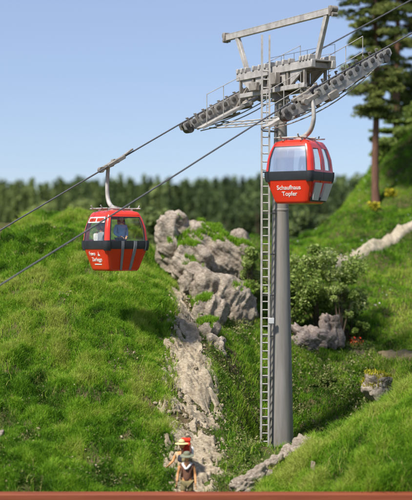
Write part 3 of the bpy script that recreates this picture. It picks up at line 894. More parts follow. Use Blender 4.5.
def gondola(loc, rz, label, doors, text, outer_dir, arm_off, rope_pt, rope_vec, mirror, sign):
    root = empty('gondola', loc, rz)
    tag(root, label, 'gondola', group='red cable car gondolas')
    Ri = Matrix.Rotation(-rz, 3, 'Z')
    b = MB(); ringloft(b, [0, .025, .05, .09, .14, .3, .45, .6, .76]); b.build('lower_shell', M['red'], root, angle=30)
    b = MB(); ringloft(b, [.755, .77, .90, 1.005, 1.02], .014); b.build('belt', M['black'], root, angle=40)
    for k in range(4):
        b = MB(); patch(b, k + .90, k + 1.10, .70, 1.05, .045, .06, 8, 4); b.build('bumper', M['black'], root)
    b = MB(); ringloft(b, [1.93, 1.97, 2.03, 2.07, 2.09], 0.012); roof = b.build('roof', M['red'], root, angle=50)
    for k in range(4):
        b = MB(); patch(b, k + .92, k + 1.08, 1.021, 1.935, .006, .05, 8, 12); b.build('pillar', M['red'], root)
    # faces: 0 is the door or long window side towards the camera's right, 3 the lettered end
    for k in range(4):
        isdoor = (k == 0 and doors) or (k == 2 and not doors)
        if isdoor:
            for a0, a1 in ((k + .085, k + .495), (k + .505, k + .915)):
                b = MB()
                patch(b, a0, a0 + .07, .35, 1.90, .020, .035, 3, 14); patch(b, a1 - .07, a1, .35, 1.90, .020, .035, 3, 14)
                patch(b, a0 + .07, a1 - .07, 1.80, 1.90, .020, .035, 4, 2); patch(b, a0 + .07, a1 - .07, 1.021, 1.09, .020, .035, 4, 1)
                d_ = b.build('door', M['red'], root)
                b = MB(); patch(b, a0 + .07, a1 - .07, 1.09, 1.80, .004, .008, 4, 10); b.build('window', M['glass'], d_)
                b = MB(); patch(b, a0, a1, .74, 1.022, .028, .012, 6, 3); b.build('door_belt', M['black'], d_)
                b = MB(); patch(b, a0 + .07, a1 - .07, .10, .66, .10, .10, 4, 4); b.build('ski_holder', M['lightgrey'], d_)
            b = MB(); patch(b, k + .085, k + .915, 1.90, 1.935, .012, .04, 8, 1); b.build('door_lintel', M['red'], root)
            b = MB(); patch(b, k + .10, k + .90, .06, .20, .055, .06, 8, 2); b.build('step', M['black'], root)
        else:
            b = MB(); patch(b, k + .08, k + .92, 1.87, 1.935, .004, .04, 8, 2); b.build('top_rail', M['red'], root)
            b = MB(); patch(b, k + .08, k + .92, 1.015, 1.875, -.006, .008, 10, 12)
            gk = MB(); patch(gk, k + .08, k + .105, 1.015, 1.875, .0015, .02, 1, 10); patch(gk, k + .895, k + .92, 1.015, 1.875, .0015, .02, 1, 10); patch(gk, k + .105, k + .895, 1.845, 1.875, .0015, .02, 8, 1); patch(gk, k + .105, k + .895, 1.015, 1.04, .0015, .02, 8, 1)
            gk.build('gasket', M['black'], root)
            b.build('window', M['mirror_glass'] if (k == 3 and mirror) else M['glass'], root)
            if k in (0, 2):
                for pc in (.38, .66):
                    b = MB(); patch(b, k + pc - .03, k + pc + .03, .03, 1.03, .034, .05, 2, 8); b.build('ski_holder', M['grey'], root)
    if sign:
        b = MB(); patch(b, 3.14, 3.88, 1.66, 1.86, .012, .01, 10, 3); sg = b.build('sign_strip', M['white'], root)
        b = MB(); patch(b, 3.18, 3.47, 1.70, 1.82, .016, .006, 5, 2); patch(b, 3.52, 3.84, 1.70, 1.82, .016, .006, 5, 2); b.build('red_panel', M['c_redhat'], sg)
    # floor, benches
    b = MB(); b.box((0, 0, .16), (1.16, 1.16, .04)); b.build('floor', M['grey'], root)
    for sx in (-1, 1):
        b = MB(); b.box((sx * .50, 0, .62), (.34, 1.15, .05), bev=.015); b.box((sx * .58, 0, .40), (.05, 1.1, .42)); b.build('seat', M['grey'], root)
    # lettering on the end face
    a = (prof_h(.76) - prof_h(.14)) / .62
    for s, size, zc, dx in text:
        yv = Vector((-a, 0, 1)).normalized(); xv = Vector((0, -1, 0)); nv = xv.cross(yv)
        h = prof_h(zc); pos = Vector((-h, 0, zc)) + nv * .006 + xv * dx
        if s == '^':
            mb = MB(); mb.prism([pos + xv * p[0] + yv * p[1] for p in ((-.07, 0), (.07, 0), (.045, .06), (.02, .05), (0, .16), (-.02, .05), (-.045, .06))], nv * .006)
            mb.build('emblem', M['white'], root, smooth=False)
        elif s == '-':
            mb = MB(); mb.prism([pos + xv * p[0] + yv * p[1] for p in ((-.24, 0), (.24, 0), (.24, .035), (-.24, .035))], nv * .006)
            mb.build('lettering', M['white'], root, smooth=False)
        else:
            me = text_mesh(s, size); me.materials.clear(); me.materials.append(M['white'])
            o = bpy.data.objects.new('lettering', me); COL.objects.link(o); o.parent = root
            Mx = Matrix((xv, yv, nv)).transposed().to_4x4(); Mx.translation = pos; o.matrix_local = Mx
    # roof rack
    b = MB()
    for yy in (-.33, .33):
        b.tube([(-.78, yy, 2.26), (-.72, yy, 2.16), (-.55, yy, 2.15), (.55, yy, 2.15), (.72, yy, 2.16), (.78, yy, 2.26)], .026, 8)
    for xx in (-.66, 0, .66): b.tube([(xx, -.6, 2.155), (xx, .6, 2.155)], .022, 8)
    for xx in (-.45, .45):
        for yy in (-.33, .33): b.box((xx, yy, 2.10), (.07, .07, .1))
    b.box((0, 0, 2.14), (.36, .30, .11), bev=.02)
    b.build('roof_rack', M['steel_light'], root)
    # hanger
    od = Ri @ Vector(outer_dir); rp_ = Ri @ (Vector(rope_pt) - Vector(loc)); rv = (Ri @ Vector(rope_vec)).normalized()
    zr = rp_.z - 0.10
    top = Vector((rp_.x, rp_.y, zr)) + od * arm_off * .9
    ctl = [Vector((0, 0, 2.17)), od * arm_off * .35 + ZUP * 2.21, od * arm_off * .78 + ZUP * 2.38, od * arm_off + ZUP * 2.70, Vector((rp_.x, rp_.y, 0)) * .5 + od * arm_off + ZUP * (2.70 + zr) * .5, top - ZUP * .08, top]
    pts = []
    for i in range(len(ctl) - 1):
        p0 = ctl[max(i - 1, 0)]; p1 = ctl[i]; p2 = ctl[i + 1]; p3 = ctl[min(i + 2, len(ctl) - 1)]
        for t in np.linspace(0, 1, 8, endpoint=False):
            pts.append(0.5 * ((2 * p1) + (p2 - p0) * t + (2 * p0 - 5 * p1 + 4 * p2 - p3) * t * t + (3 * p1 - p0 - 3 * p2 + p3) * t ** 3))
    pts.append(ctl[-1])
    b = MB(); n = len(pts); b.tube(pts, [.085 - .025 * i / (n - 1) for i in range(n)], 12); b.tube([ctl[0] - ZUP * .06, ctl[0] + ZUP * .06], .14, 16)
    arm = b.build('hanger_arm', M['steel_light'], root, angle=60)
    c = Vector((rp_.x, rp_.y, rp_.z))
    g = MB()
    g.bar(top - rv * .30 + od * .0, top + rv * .30, .12, .15, bev=.02)
    g.bar(top - rv * .12, c - rv * .12 - ZUP * .03, .12, .11, bev=.01); g.bar(top + rv * .14, c + rv * .14 - ZUP * .03, .10, .10, bev=.01)
    g.bar(c - rv * .34, c + rv * .42, .15, .13, bev=.02)
    g.bar(c + rv * .35 + ZUP * .05, c + rv * .78 + ZUP * .10, .09, .06, bev=.01)
    g.tube([top - rv * .32 - od * .09, top - rv * .32 + od * .09], .10, 14)
    g.tube([top + rv * .25 - od * .09 + ZUP * .05, top + rv * .25 + od * .09 + ZUP * .05], .07, 12)
    g.build('cable_grip', M['steel'], root)
    return root

def rope_point(k, t): return Vector((TX, TY, 0)) + tw(ROPES[k][0], t, rope_z(k, t))
tA = -5.12; pA = rope_point('A', tA); vA = d_dir + ZUP * .56
tB = -1.02; pB = rope_point('B', tB); vB = d_dir + ZUP * .53
locA = Vector((pA.x, pA.y, 7.28)); locB = Vector((pB.x, pB.y, 9.52))
gondola(locA, R(34), 'red gondola over the grassy hill with a blue shirted passenger at its window', False,
        [('Fewo', .19, .535, -.22), ('^', .1, .52, .22), ('Zerfuggn', .19, .335, .02), ('-', .1, .21, 0.02)], -u_dir, .62, pA, vA, False, True)
gondola(locB, R(59), 'red gondola beside the tower pole with a mirrored front window and double doors', True,
        [('Schaufhaus', .20, .45, .0), ('Topfer', .20, .25, .0)], u_dir, .80, pB, vB, True, False)
def cabin_pt(loc, rz, x, y, z): return Vector(loc) + Matrix.Rotation(rz, 3, 'Z') @ Vector((x, y, z))
person(cabin_pt(locA, R(34), .0, -.40, .185), R(30), 'passenger in a blue shirt and maroon cap standing at the gondola window', dict(wrl=(-.10, -.20, 1.02), wrr=(.10, -.20, 1.02)),
       top='c_blue', legs='c_dark', hat='cap', hatcol='c_redhat', scale=.97, sleeve=1.1)
SIT = dict(pelvis=(0, 0, .55), waist=(0, .02, .72), chest=(0, .03, .93), collar=(0, .03, 1.07), neck=(0, .02, 1.14), shl=(-.185, .03, 1.03), shr=(.185, .03, 1.03),
           ell=(-.23, -.03, .77), elr=(.23, -.03, .77), wrl=(-.12, -.25, .68), wrr=(.12, -.25, .68), hil=(-.09, -.05, .53), hir=(.09, -.05, .53),
           knl=(-.11, -.42, .50), knr=(.11, -.42, .50), anl=(-.11, -.40, .10), anr=(.11, -.40, .10), tol=(-.11, -.55, .04), tor=(.11, -.55, .04))
person(cabin_pt(locA, R(34), -.42, .44, .24), R(34 + 90), 'passenger in a white shirt seated at the left end of the left gondola', SIT, top='c_white', legs='c_brown', scale=1.0, hair='blond')
person(cabin_pt(locA, R(34), -.46, .06, .26), R(34 + 90), 'passenger in a grey jacket seated between the white shirted and blue shirted ones', SIT, top='c_grey', legs='c_dark', scale=1.02, sleeve=1.1, hair='c_grey')
person(cabin_pt(locB, R(59), -.16, -.34, .185), R(59 - 80), 'passenger in a green jacket standing inside the gondola near the pole', None, top='c_green', legs='c_dark', scale=.95, sleeve=1.1)

# hikers
hx, hy = at(187, 470, 41.1).x, 41.1
z1 = 0.27
person((hx, hy, z1), R(-6), 'front hiker in a sage brimmed hat and khaki shorts walking down the gully', dict(wrl=(-.29, -.08, .92), ell=(-.27, .05, 1.15), wrr=(.27, -.14, .88), knl=(-.11, -.10, .52), anl=(-.11, -.10, .10), tol=(-.11, -.26, .05)),
       skin='tan', top='c_brown', legs='c_khaki', shorts=True, sleeve=.12, collar='c_white', hat='brim', hatcol='c_sage', scale=1.0, headtilt=.15, vest=None)
hx2, hy2 = at(182, 470, 42.6).x, 42.6
h2 = dict(ell=(-.27, -.04, 1.18), wrl=(-.33, -.24, 1.08), wrr=(.22, -.20, 1.0))
z2 = 0.40
person((hx2, hy2, z2), R(-18), 'rear hiker in a straw hat and dark vest carrying a red pack', h2,
       skin='tan', top='c_cream', legs='c_sage', shorts=True, sleeve=.5, hat='straw', hatcol='c_straw', scale=1.0, vest='c_dark')
# rucksacks
def rucksack(loc, rz, label, c1, c2, w, hh):
    r_ = empty('backpack', loc, rz); tag(r_, label, 'backpack')
    b = MB(); b.box((0, 0, 0), (w, .2, hh), bev=.05); bp = b.build('pack_body', M[c1], r_, angle=60)
    b = MB(); b.box((0, .115, -.07), (w * .7, .08, hh * .4), bev=.025); b.build('pocket', M['c_navy'], r_)
    b = MB(); b.tube([(-w * .45, .0, hh * .5 + .06), (w * .45, .0, hh * .5 + .06)], .075, 12); b.build('bedroll', M[c2], r_)
    b = MB()
    for s in (-.1, .1):
        b.tube([(s, -.08, hh * .30), (s * 1.15, -.20, hh * .36), (s * 1.25, -.34, hh * .22), (s * 1.3, -.375, -.02), (s * 1.5, -.30, -.20), (s * 1.2, -.10, -.24)], .018, 6)
    b.build('strap', M['c_brown'], r_)
    b = MB(); b.box((w * .5 + .045, .0, -.05), (.09, .13, .26), bev=.03); b.build('side_pouch', M['c_white'], r_)
    return r_
rucksack(Vector((hx2, hy2, z2 + 1.40)) + Matrix.Rotation(R(12), 3, 'Z') @ Vector((.17, .24, .10)), R(2), 'red backpack with navy bedroll on the back of the straw hatted hiker', 'c_red', 'c_red', .30, .44)
rucksack(Vector((hx, hy, z1 + 1.22)) + Vector((.0, .25, 0)), R(-6), 'brown backpack on the back of the front hiker', 'c_brown', 'c_khaki', .34, .46)
# walking stick of the front hiker
b = MB(); sx = hx - .32; b.tube([(sx + .02, hy - .11, z1 + .80), (sx - .06, hy - .12, z1 + 1.08)], .016, 8)
b.tube([(sx + .13, hy - .16, z1 - .12), (sx + .02, hy - .11, z1 + .80)], .013, 8)
tag(b.build('walking_stick', M['twig']), 'brown walking stick held by the front hiker', 'walking stick')

# ------------------------------------------------------------------ rocks
ROCK_OBJ = []
def rock(label, px, py, Y, rad3, seed, rot=(0, 0, 0), mat='rock', sub=7, amp=0.16, strat=(3.0, 2.6, 0.55), tilt=(0.0, 0.5, 0.0), name='rock', group=None, ds=1.0, sq=0.6):
    bm = bmesh.new(); bmesh.ops.create_icosphere(bm, subdivisions=sub, radius=1)
    off = Vector((seed * 3.1, seed * 1.7, seed * 5.3))
    Rm = Matrix.Rotation(rot[2], 3, 'Z') @ Matrix.Rotation(rot[1], 3, 'Y') @ Matrix.Rotation(rot[0], 3, 'X')
    St = Matrix.Rotation(tilt[1], 3, 'Y') @ Matrix.Rotation(tilt[0], 3, 'X')
    c = at(px, py, Y); mn = min(rad3)
    for v in bm.verts:
        d = v.co.normalized()
        q = max(abs(d.x), abs(d.y), abs(d.z)); e = 1 / (q ** sq) if q > 0 else 1       # a bit blocky
        k = e * (0.86 + 0.42 * mnoise.noise(d * 1.25 + off) + 0.16 * mnoise.noise(d * 2.9 + off))
        p = Rm @ Vector((d.x * rad3[0], d.y * rad3[1], d.z * rad3[2])) * k
        n_ = (Rm @ Vector((d.x / rad3[0], d.y / rad3[1], d.z / rad3[2]))).normalized()
        w = St @ p; w = Vector((w.x * strat[0], w.y * strat[1], w.z * strat[2])) * ds + off
        r1 = mnoise.ridged_multi_fractal(w * 0.75, 1.0, 2.1, 5, 1.0, 2.0)
        vd = mnoise.voronoi(p * 0.85 * ds + off)[0]
        crack = math.exp(-((vd[1] - vd[0]) / 0.07))
        f = mnoise.fractal(p * 4.0 + off, 0.9, 2.1, 4)
        big = mnoise.noise(p * 1.4 + off * 2)
        disp = amp * (0.42 * (r1 - 1.0) - 0.5 * crack + 0.16 * f + .7 * big)
        v.co = p + n_ * disp * (0.5 + 0.5 * min(1, mn))
    mb = MB(); mb.addbm(bm); me = mb.mesh('rock', True, 50)
    o = link(name, me, M[mat]); o.location = c
    tag(o, label, 'rock', group)
    ROCK_OBJ.append((o, c))
    return o
Y1 = Yd
def outcrop(name, label, lobes, seed, vox=.05):
    mb = MB()
    for px, py, Y, r3, rot in lobes:
        bm = bmesh.new(); bmesh.ops.create_icosphere(bm, subdivisions=4, radius=1)
        Rm = Matrix.Rotation(rot[1], 3, 'Y') @ Matrix.Rotation(rot[0], 3, 'X'); c = at(px, py, Y)
        for v in bm.verts:
            d = v.co.normalized(); q = max(abs(d.x), abs(d.y), abs(d.z))
            v.co = Rm @ Vector((d.x * r3[0], d.y * r3[1], d.z * r3[2])) * (1 / q ** .55) * (.94 + .22 * mnoise.noise(d * 1.5 + Vector((px, py, 0))))
        mb.addbm(bm, Matrix.Translation(c))
    o = mb.build('tmp', M['rock'])
    md = o.modifiers.new('remesh', 'REMESH'); md.mode = 'VOXEL'; md.voxel_size = vox
    sm = o.modifiers.new('smooth', 'SMOOTH'); sm.factor = .5; sm.iterations = 9
    bpy.context.view_layer.update()
    dg = bpy.context.evaluated_depsgraph_get()
    me = bpy.data.meshes.new_from_object(o.evaluated_get(dg)); bpy.data.objects.remove(o)
    c = at(207, 275, Yd(43.5)); off = Vector((seed * 3.1, seed * 1.7, seed * .3))
    nv_ = len(me.vertices); co = np.empty(nv_ * 3); no = np.empty(nv_ * 3)
    me.vertices.foreach_get('co', co); me.vertices.foreach_get('normal', no)
    co = co.reshape(-1, 3); no = no.reshape(-1, 3); out = np.empty((nv_, 3))
    for i in range(nv_):
        p = Vector(co[i]) - c; n_ = Vector(no[i])
        f_ = 1 / (1 + math.exp(-(p.z + .35) * 4))              # upper beds dip to the right, lower ones hang down
        ang = -.75 * f_ + 1.85 * (1 - f_) * -1
        al = p.x * math.cos(ang) + p.z * math.sin(ang); ac = -p.x * math.sin(ang) + p.z * math.cos(ang)
        wv = mnoise.noise(p * .9 + off) * .35
        w = Vector((al * .55, p.y * 1.5, ac * 2.4 + wv)) + off
        r1 = mnoise.ridged_multi_fractal(w * .9, 1.0, 2.1, 5, 1.0, 2.0)
        st = mnoise.noise(Vector((al * .35, p.y * .8, ac * 6.5 + wv * 4)) + off)
        big = mnoise.noise(p * 1.1 + off) + .5 * mnoise.noise(p * 2.3 + off)
        vd = mnoise.voronoi(Vector((al * .6, p.y * .8, ac * 1.2)) * .9 + off)[0]
        crack = math.exp(-((vd[1] - vd[0]) / .06))
        f = mnoise.fractal(p * 6.0 + off, .9, 2.1, 4)
        out[i] = co[i] + no[i] * (.12 * (r1 - 1.1) + .075 * st + .16 * big - .055 * crack + .03 * f) - np.array(c)
    me.vertices.foreach_set('co', out.ravel())
    me.polygons.foreach_set('use_smooth', [True] * len(me.polygons)); me.set_sharp_from_angle(angle=R(48)); me.update()
    me.materials.clear()
    o = link(name, me, M['rock']); o.location = c
    tag(o, label, 'rock'); ROCK_OBJ.append((o, c)); return o
outcrop('rock_outcrop', 'large craggy limestone outcrop above the gully with grass on its crown', [
    (168, 246, Y1(43.7), (.52, .8, 1.25), (0, -.08)), (176, 226, Y1(44.4), (.55, .8, .62), (0, .2)),
    (206, 251, Y1(44.3), (1.45, 1.25, 1.08), (0, .42)), (190, 265, Y1(43.2), (.85, .95, .95), (0, .5)), (230, 260, Y1(43.8), (1.0, 1.15, .90), (0, .55)), (241, 248, Y1(44.7), (.48, .75, .80), (0, -.35)),
    (197, 285, Y1(42.3), (.72, .85, .80), (0, .4)), (222, 297, Y1(41.4), (1.25, 1.05, .95), (0, .30)), (243, 305, Y1(41.3), (.50, .7, .80), (0, -.35)),
    (208, 320, Y1(39.7), (.68, .8, .95), (0, .2)), (203, 338, Y1(38.0), (.50, .6, .70), (0, .25)), (214, 350, Y1(37.2), (.42, .5, .55), (0, .3))], 8)
rock('brown jagged rock low behind the pole to its right, under the bush', 309, 341, Y1(41.0), (.92, .7, .62), 15, rot=(0, .35, .1), mat='rock_brown', amp=.36, tilt=(0, 1.0, 0), strat=(3.0, 2.4, .5))
rock('upright brown rock at the right end of the rocks under the bush', 332, 332, Y1(41.2), (.42, .5, .78), 19, rot=(0, -.2, .1), mat='rock_brown', amp=.28)
rock('small pale grey rock with yellow moss behind the right mound', 378, 386, Y1(37.4), (.52, .45, .50), 27, amp=.18, sub=6)
for i, (px, py, Y, s, lab) in enumerate([
        (244, 486, 30.0, (.44, .32, .30), 'lowest stone of the row edging the right mound, near the wooden board'),
        (258, 477, 30.3, (.48, .32, .27), 'long grey stone second lowest in the row edging the right mound'),
        (273, 466, 30.8, (.44, .32, .28), 'grey stone in front of the foot of the tower pole'),
        (288, 456, 31.1, (.44, .32, .27), 'grey stone just right of the foot of the tower pole'),
        (302, 448, 31.3, (.40, .30, .23), 'uppermost stone of the row edging the right mound')]):
    rock(lab, px, py, Y1(Y), s, 41 + i * 3, rot=(0, -.55, .2 * i), mat='rock', sub=6, amp=.22, group='stones edging the right mound', ds=1.6)
rock('dark brown stone at the left edge of the grassy hill', -4, 440, Y1(30.9), (.22, .2, .30), 77, mat='rock_brown', sub=5, amp=.1)
rock('little pale stone standing alone in the grass of the right mound', 313, 466, Y1(29.3), (.07, .06, .16), 81, mat='gravel', sub=4, amp=.03, name='stone')

# grass and moss growing on the rocks (sampled on their upward faces)
def rock_turf(idx, label, n, thr, nthr, seed, h, tb):
    o, c = ROCK_OBJ[idx]; me = o.data
    nf = len(me.polygons); ce = np.empty(nf * 3); no = np.empty(nf * 3); ar = np.empty(nf)
    me.polygons.foreach_get('center', ce); me.polygons.foreach_get('normal', no); me.polygons.foreach_get('area', ar)
    ce = ce.reshape(-1, 3) + np.array(c); no = no.reshape(-1, 3)
    nz = fbm(ce[:, 0] + seed, ce[:, 1] * .5 + ce[:, 2], .8, 3)
    top = ce[:, 2] > c.z - 1.9
    ok = (no[:, 2] > thr) & (nz > nthr) & top
    p = ar * ok; p = p / p.sum()
    k = RNG.choice(nf, n, p=p)
    P = ce[k] + RNG.normal(size=(n, 3)) * .03
    t = np.clip(tb + (RNG.random(n) - .5) * .5, 0, 1)
    return P, no[k], h * RNG.uniform(.4, 1.2, n), t
PP = [rock_turf(0, '', 17000, .62, .485, 3, .22, .60)]
Pp = np.concatenate([q[0] for q in PP]); Nn = np.concatenate([q[1] for q in PP]); Hh = np.concatenate([q[2] for q in PP]); Tt = np.concatenate([q[3] for q in PP])
tag(link('rock_grass', blades_mesh('rock_grass', Pp, Nn, Hh, RNG.uniform(.012, .03, len(Pp)), Tt, .6), M['grass']), 'light green grass tufts growing on the limestone outcrop', 'grass', kind='stuff')
Pm, Nm, Hm_, Tm = rock_turf(3, '', 520, .5, .0, 2, .16, .5)
Tm = RNG.random(len(Tm)) * .8
Pm[:, 2] += .02
tag(link('moss', blades_mesh('moss', Pm, Nm, Hm_, RNG.uniform(.02, .04, len(Pm)), Tm, .7), M['yellow']), 'yellow green moss on top of the small pale grey rock', 'moss', kind='stuff')

# ------------------------------------------------------------------ paths
def strip(name, label, pts, wid, mat, lift, rough, ns, nc, crown=0.0, edge=0.0):
    pts = np.array(pts); s = np.linspace(0, len(pts) - 1, ns)
    cx = np.interp(s, range(len(pts)), pts[:, 0]); cy = np.interp(s, range(len(pts)), pts[:, 1]); w = np.interp(s, range(len(pts)), wid)
    k = np.ones(9) / 9
    cx = np.convolve(np.pad(cx, 4, mode='reflect', reflect_type='odd'), k, 'valid'); cy = np.convolve(np.pad(cy, 4, mode='reflect', reflect_type='odd'), k, 'valid')
    tx = np.gradient(cx); ty = np.gradient(cy); L = np.hypot(tx, ty); nx, ny = -ty / L, tx / L
    q = np.linspace(-1, 1, nc)
    wob = 0.85 + 0.3 * fbm(s * 3.0, np.zeros(ns) + 3, .7, 3)
    X = cx[:, None] + nx[:, None] * q[None] * (w * wob)[:, None]; Yy = cy[:, None] + ny[:, None] * q[None] * (w * wob)[:, None]
    e = smooth01(0.0, .22, 1 - np.abs(q)[None] - edge * np.clip((.55 * fbm(X, Yy, 1.5, 4) + .45 * fbm(X, Yy, 5, 3) - .38) * 4.0, 0, .95))
    rg_ = (1 - np.abs(2 * fbm(X, Yy, 2.6, 5) - 1) * 2.0) * rough * .6 + (fbm(X, Yy, 7, 4) - .5) * rough * .8
    Z = H(X, Yy) + (lift + crown * (1 - q[None] ** 2) + rg_) * e - .10 * (1 - e)
    ii = (np.arange(ns - 1)[:, None] * nc + np.arange(nc - 1)[None]).ravel()
    o = link(name, np_mesh(name, np.c_[X.ravel(), Yy.ravel(), Z.ravel()], np.c_[ii, ii + 1, ii + nc + 1, ii + nc], smooth=True), M[mat])
    return tag(o, label, 'path', kind='structure')
strip('path', 'rough pale scree path climbing the gully behind the hikers', PATH, PATHW * 1.55, 'gravel', .06, .15, 520, 90, edge=.95)
hp = [at(a, c, Yd(y)) for a, c, y in [(334, 259, 47.2), (346, 250, 47.7), (360, 250, 48.2), (378, 245, 48.9), (395, 234, 49.5), (412, 228, 50.1), (440, 214, 50.8), (480, 200, 51.5)]]
strip('path', 'pale gravel track raised along the right hillside', [(p.x, p.y) for p in hp], [.14, .30, .33, .34, .36, .36, .36, .36], 'pale_gravel', .06, .10, 260, 30, .16, edge=.15)
dp = [at(a, c, Yd(y)) for a, c, y in [(345, 348, 41.5), (372, 352, 41), (395, 362, 39.8), (420, 366, 39.2), (470, 360, 39)]]
strip('path', 'brown dirt footpath between the right hill and the right mound', [(p.x, p.y) for p in dp], [.3, .75, .8, .8, .8], 'dirt', .05, .08, 200, 40, edge=.6)
DP = np.array([[p.x, p.y] for p in dp])

# loose stones of the gully
def stones(name, label, n, keepf, x0, x1, y0, y1, s0, s1, mat):
    x, y = scatter(n, x0, x1, y0, y1, keepf); m = len(x)
    bm = bmesh.new(); bmesh.ops.create_icosphere(bm, subdivisions=1, radius=1); bv = np.array([v.co[:] for v in bm.verts]); bf = np.array([[v.index for v in f.verts] for f in bm.faces]); bm.free()
    s = s0 * (s1 / s0) ** (RNG.random(m) ** 3)
    V = bv[None] * (1 + RNG.normal(size=(m, len(bv), 1)) * .22) * (s[:, None] * RNG.uniform(.6, 1.3, (m, 3)))[:, None, :]
    a = RNG.random(m) * 6.28; ca, sa = np.cos(a)[:, None], np.sin(a)[:, None]
    V = np.stack([V[:, :, 0] * ca - V[:, :, 1] * sa, V[:, :, 0] * sa + V[:, :, 1] * ca, V[:, :, 2]], 2)
    z = H(x, y) + .05 + s * .15
    V += np.c_[x, y, z][:, None, :]
    Fc = (bf[None] + (np.arange(m) * len(bv))[:, None, None]).reshape(-1, 3)
    return tag(link(name, np_mesh(name, V.reshape(-1, 3), None, Fc), M[mat]), label, 'stones', kind='stuff')
stones('loose_stones', 'loose pale stones lying in the gully', 6500, lambda x, y: path_dist(x, y) < .9 + .6 * RNG.random(len(x)) ** 2, -2.2, 1.2, 40.3, 56, .012, .075, 'gravel')
stones('pebbles', 'small pale pebbles and bare bits between the grass', 1300, lambda x, y: (fbm(x + 3, y, .8, 3) > .53) & (path_dist(x, y) > 1) & (x < 3), -6.5, 6, 40.3, 48, .012, .045, 'gravel')

# ------------------------------------------------------------------ grass
left_keep = lambda x, y: (PXOF(x, y) < 190) & (x < np.interp(y, PATH[:, 1], PATH[:, 0])) & (path_dist(x, y) > .35 + .85 * RNG.random(len(x)) ** .5) & gap(x, y)
g1 = grass('grass', 'lush green grass covering the left hill', 420000, -8.2, -.5, 40.1, 62.5, left_keep, .25, .020, .55, .44)
mid_keep = lambda x, y: (PXOF(x, y) > 180) & (PXOF(x, y) < 262) & (path_dist(x, y) > .45 + .75 * RNG.random(len(x)) ** .5) & gap(x, y)
g2 = grass('grass', 'shaggy dark green grass on the slope between gully and tower', 80000, -1.5, 3.2, 40.1, 57, mid_keep, .20, .018, .44, .5)
mound_keep = lambda x, y: (PXOF(x, y) > 228) & (y < 46.2) & (x > .9 + (y - 41.0) * 0.55) & (RNG.random(len(x)) < .92)
g3 = grass('grass', 'long bright grass on the mound at the lower right', 120000, .6, 9.5, 39.56, 46.2, mound_keep, .34, .020, .62, .36, .6)
low_keep = lambda x, y: (path_dist(x, y, DP, np.full(5, .5)) > .8 + .4 * RNG.random(len(x))) & (PXOF(x, y) > 262) & gap(x, y)
g4 = grass('grass', 'rough grass in the hollow around the tower foot', 90000, 1.8, 9.5, 45.5, 58, low_keep, .21, .022, .50, .5)
rh_keep = lambda x, y: (PXOF(x, y) > 300) & (PXOF(x, y) < 450)
dry_keep = lambda x, y: (PXOF(x, y) > 328) & (PXOF(x, y) < 440) & (path_dist(x, y, DP, np.full(5, .5)) > .9 + .5 * RNG.random(len(x))) & (fbm(x, y, .7, 3) > .4)
grass('grass', 'dry yellowish grass beside the brown footpath', 22000, 4.0, 9.5, 50, 59.5, dry_keep, .20, .022, .85, .5)
g5 = grass('grass', 'mown looking green grass on the right hillside', 130000, 4, 15.5, 56, 86, rh_keep, .19, .034, .42, .40)
bk_keep = lambda x, y: (PXOF(x, y) > 120) & (PXOF(x, y) < 330)
g6 = grass('grass', 'short green grass behind the limestone outcrop', 40000, -5, 6, 58, 72, bk_keep, .16, .035, .45, .3)

def under(name, label, n, x0, x1, y0, y1, keep, s, up):
    x, y = scatter(n, x0, x1, y0, y1, keep)
    cl = fbm(x + 77, y + 21, 1.1, 3)
    z = H(x, y) + RNG.random(len(x)) ** 1.5 * up * (.3 + 1.4 * cl)
    t = np.clip(.38 + .5 * RNG.random(len(x)) + (cl - .5) * .6, 0, .85); pale = RNG.random(len(x)) < .04; t[pale] = RNG.uniform(.85, 1, pale.sum())
    me = leaves_mesh(name, np.c_[x, y, z], s * RNG.uniform(.5, 1.3, len(x)), t, .3)
    return tag(link(name, me, M['under']), label, 'undergrowth', kind='stuff')
under('undergrowth', 'low leafy undergrowth on the slope left of the tower', 14000, -1.2, 3.2, 40.3, 55.5,
      lambda x, y: (PXOF(x, y) > 190) & (PXOF(x, y) < 264) & (path_dist(x, y) > 1.1) & (fbm(x, y, .9, 3) > .42), .055, .30)
under('undergrowth', 'leafy undergrowth between the tower and the right mound', 17000, 2.6, 8.5, 46.2, 57,
      lambda x, y: (PXOF(x, y) > 284) & (PXOF(x, y) < 375) & (fbm(x + 5, y, .9, 3) > .42), .058, .34)
under('undergrowth', 'sparse weeds scattered low on the left hill', 7000, -7, -.6, 40.2, 47,
      lambda x, y: (fbm(x, y + 33, .8, 3) > .55) & (path_dist(x, y) > 1.1), .05, .14)
def stalks(name, label, n, x0, x1, y0, y1, keep, h):
    x, y = scatter(n, x0, x1, y0, y1, keep)
    me = blades_mesh(name, np.c_[x, y, H(x, y)], normals_at(x, y), h * RNG.uniform(.5, 1.25, len(x)), RNG.uniform(.012, .022, len(x)), RNG.uniform(.7, 1.0, len(x)), .9)
    tag(link(name, me, M['grass']), label, 'dry stalks', kind='stuff')
stalks('dry_stalks', 'tall pale dry stalks sticking out of the left hill grass', 2600, -7.5, -.5, 40.2, 60, lambda x, y: left_keep(x, y) & (fbm(x + 8, y + 3, .6, 3) > .47), .46)
stalks('dry_stalks', 'tall pale dry stalks on the slope around the tower', 4200, -.8, 8, 40.4, 57, lambda x, y: (path_dist(x, y) > 1.1) & (fbm(x + 8, y + 3, .7, 3) > .45), .40)
stalks('dry_stalks', 'tall pale dry stalks in the long grass of the right mound', 1500, 1.5, 8, 40, 46, mound_keep, .50)
under('undergrowth', 'patches of small round leaved clover on the left hill', 9000, -7.5, -.6, 40.2, 58,
      lambda x, y: left_keep(x, y) & (fbm(x + 51, y + 3, .7, 3) > .57), .06, .20)
x, y = scatter(1100, 4.5, 14, 57, 80, lambda x, y: fbm(x, y, .6, 3) > .54)
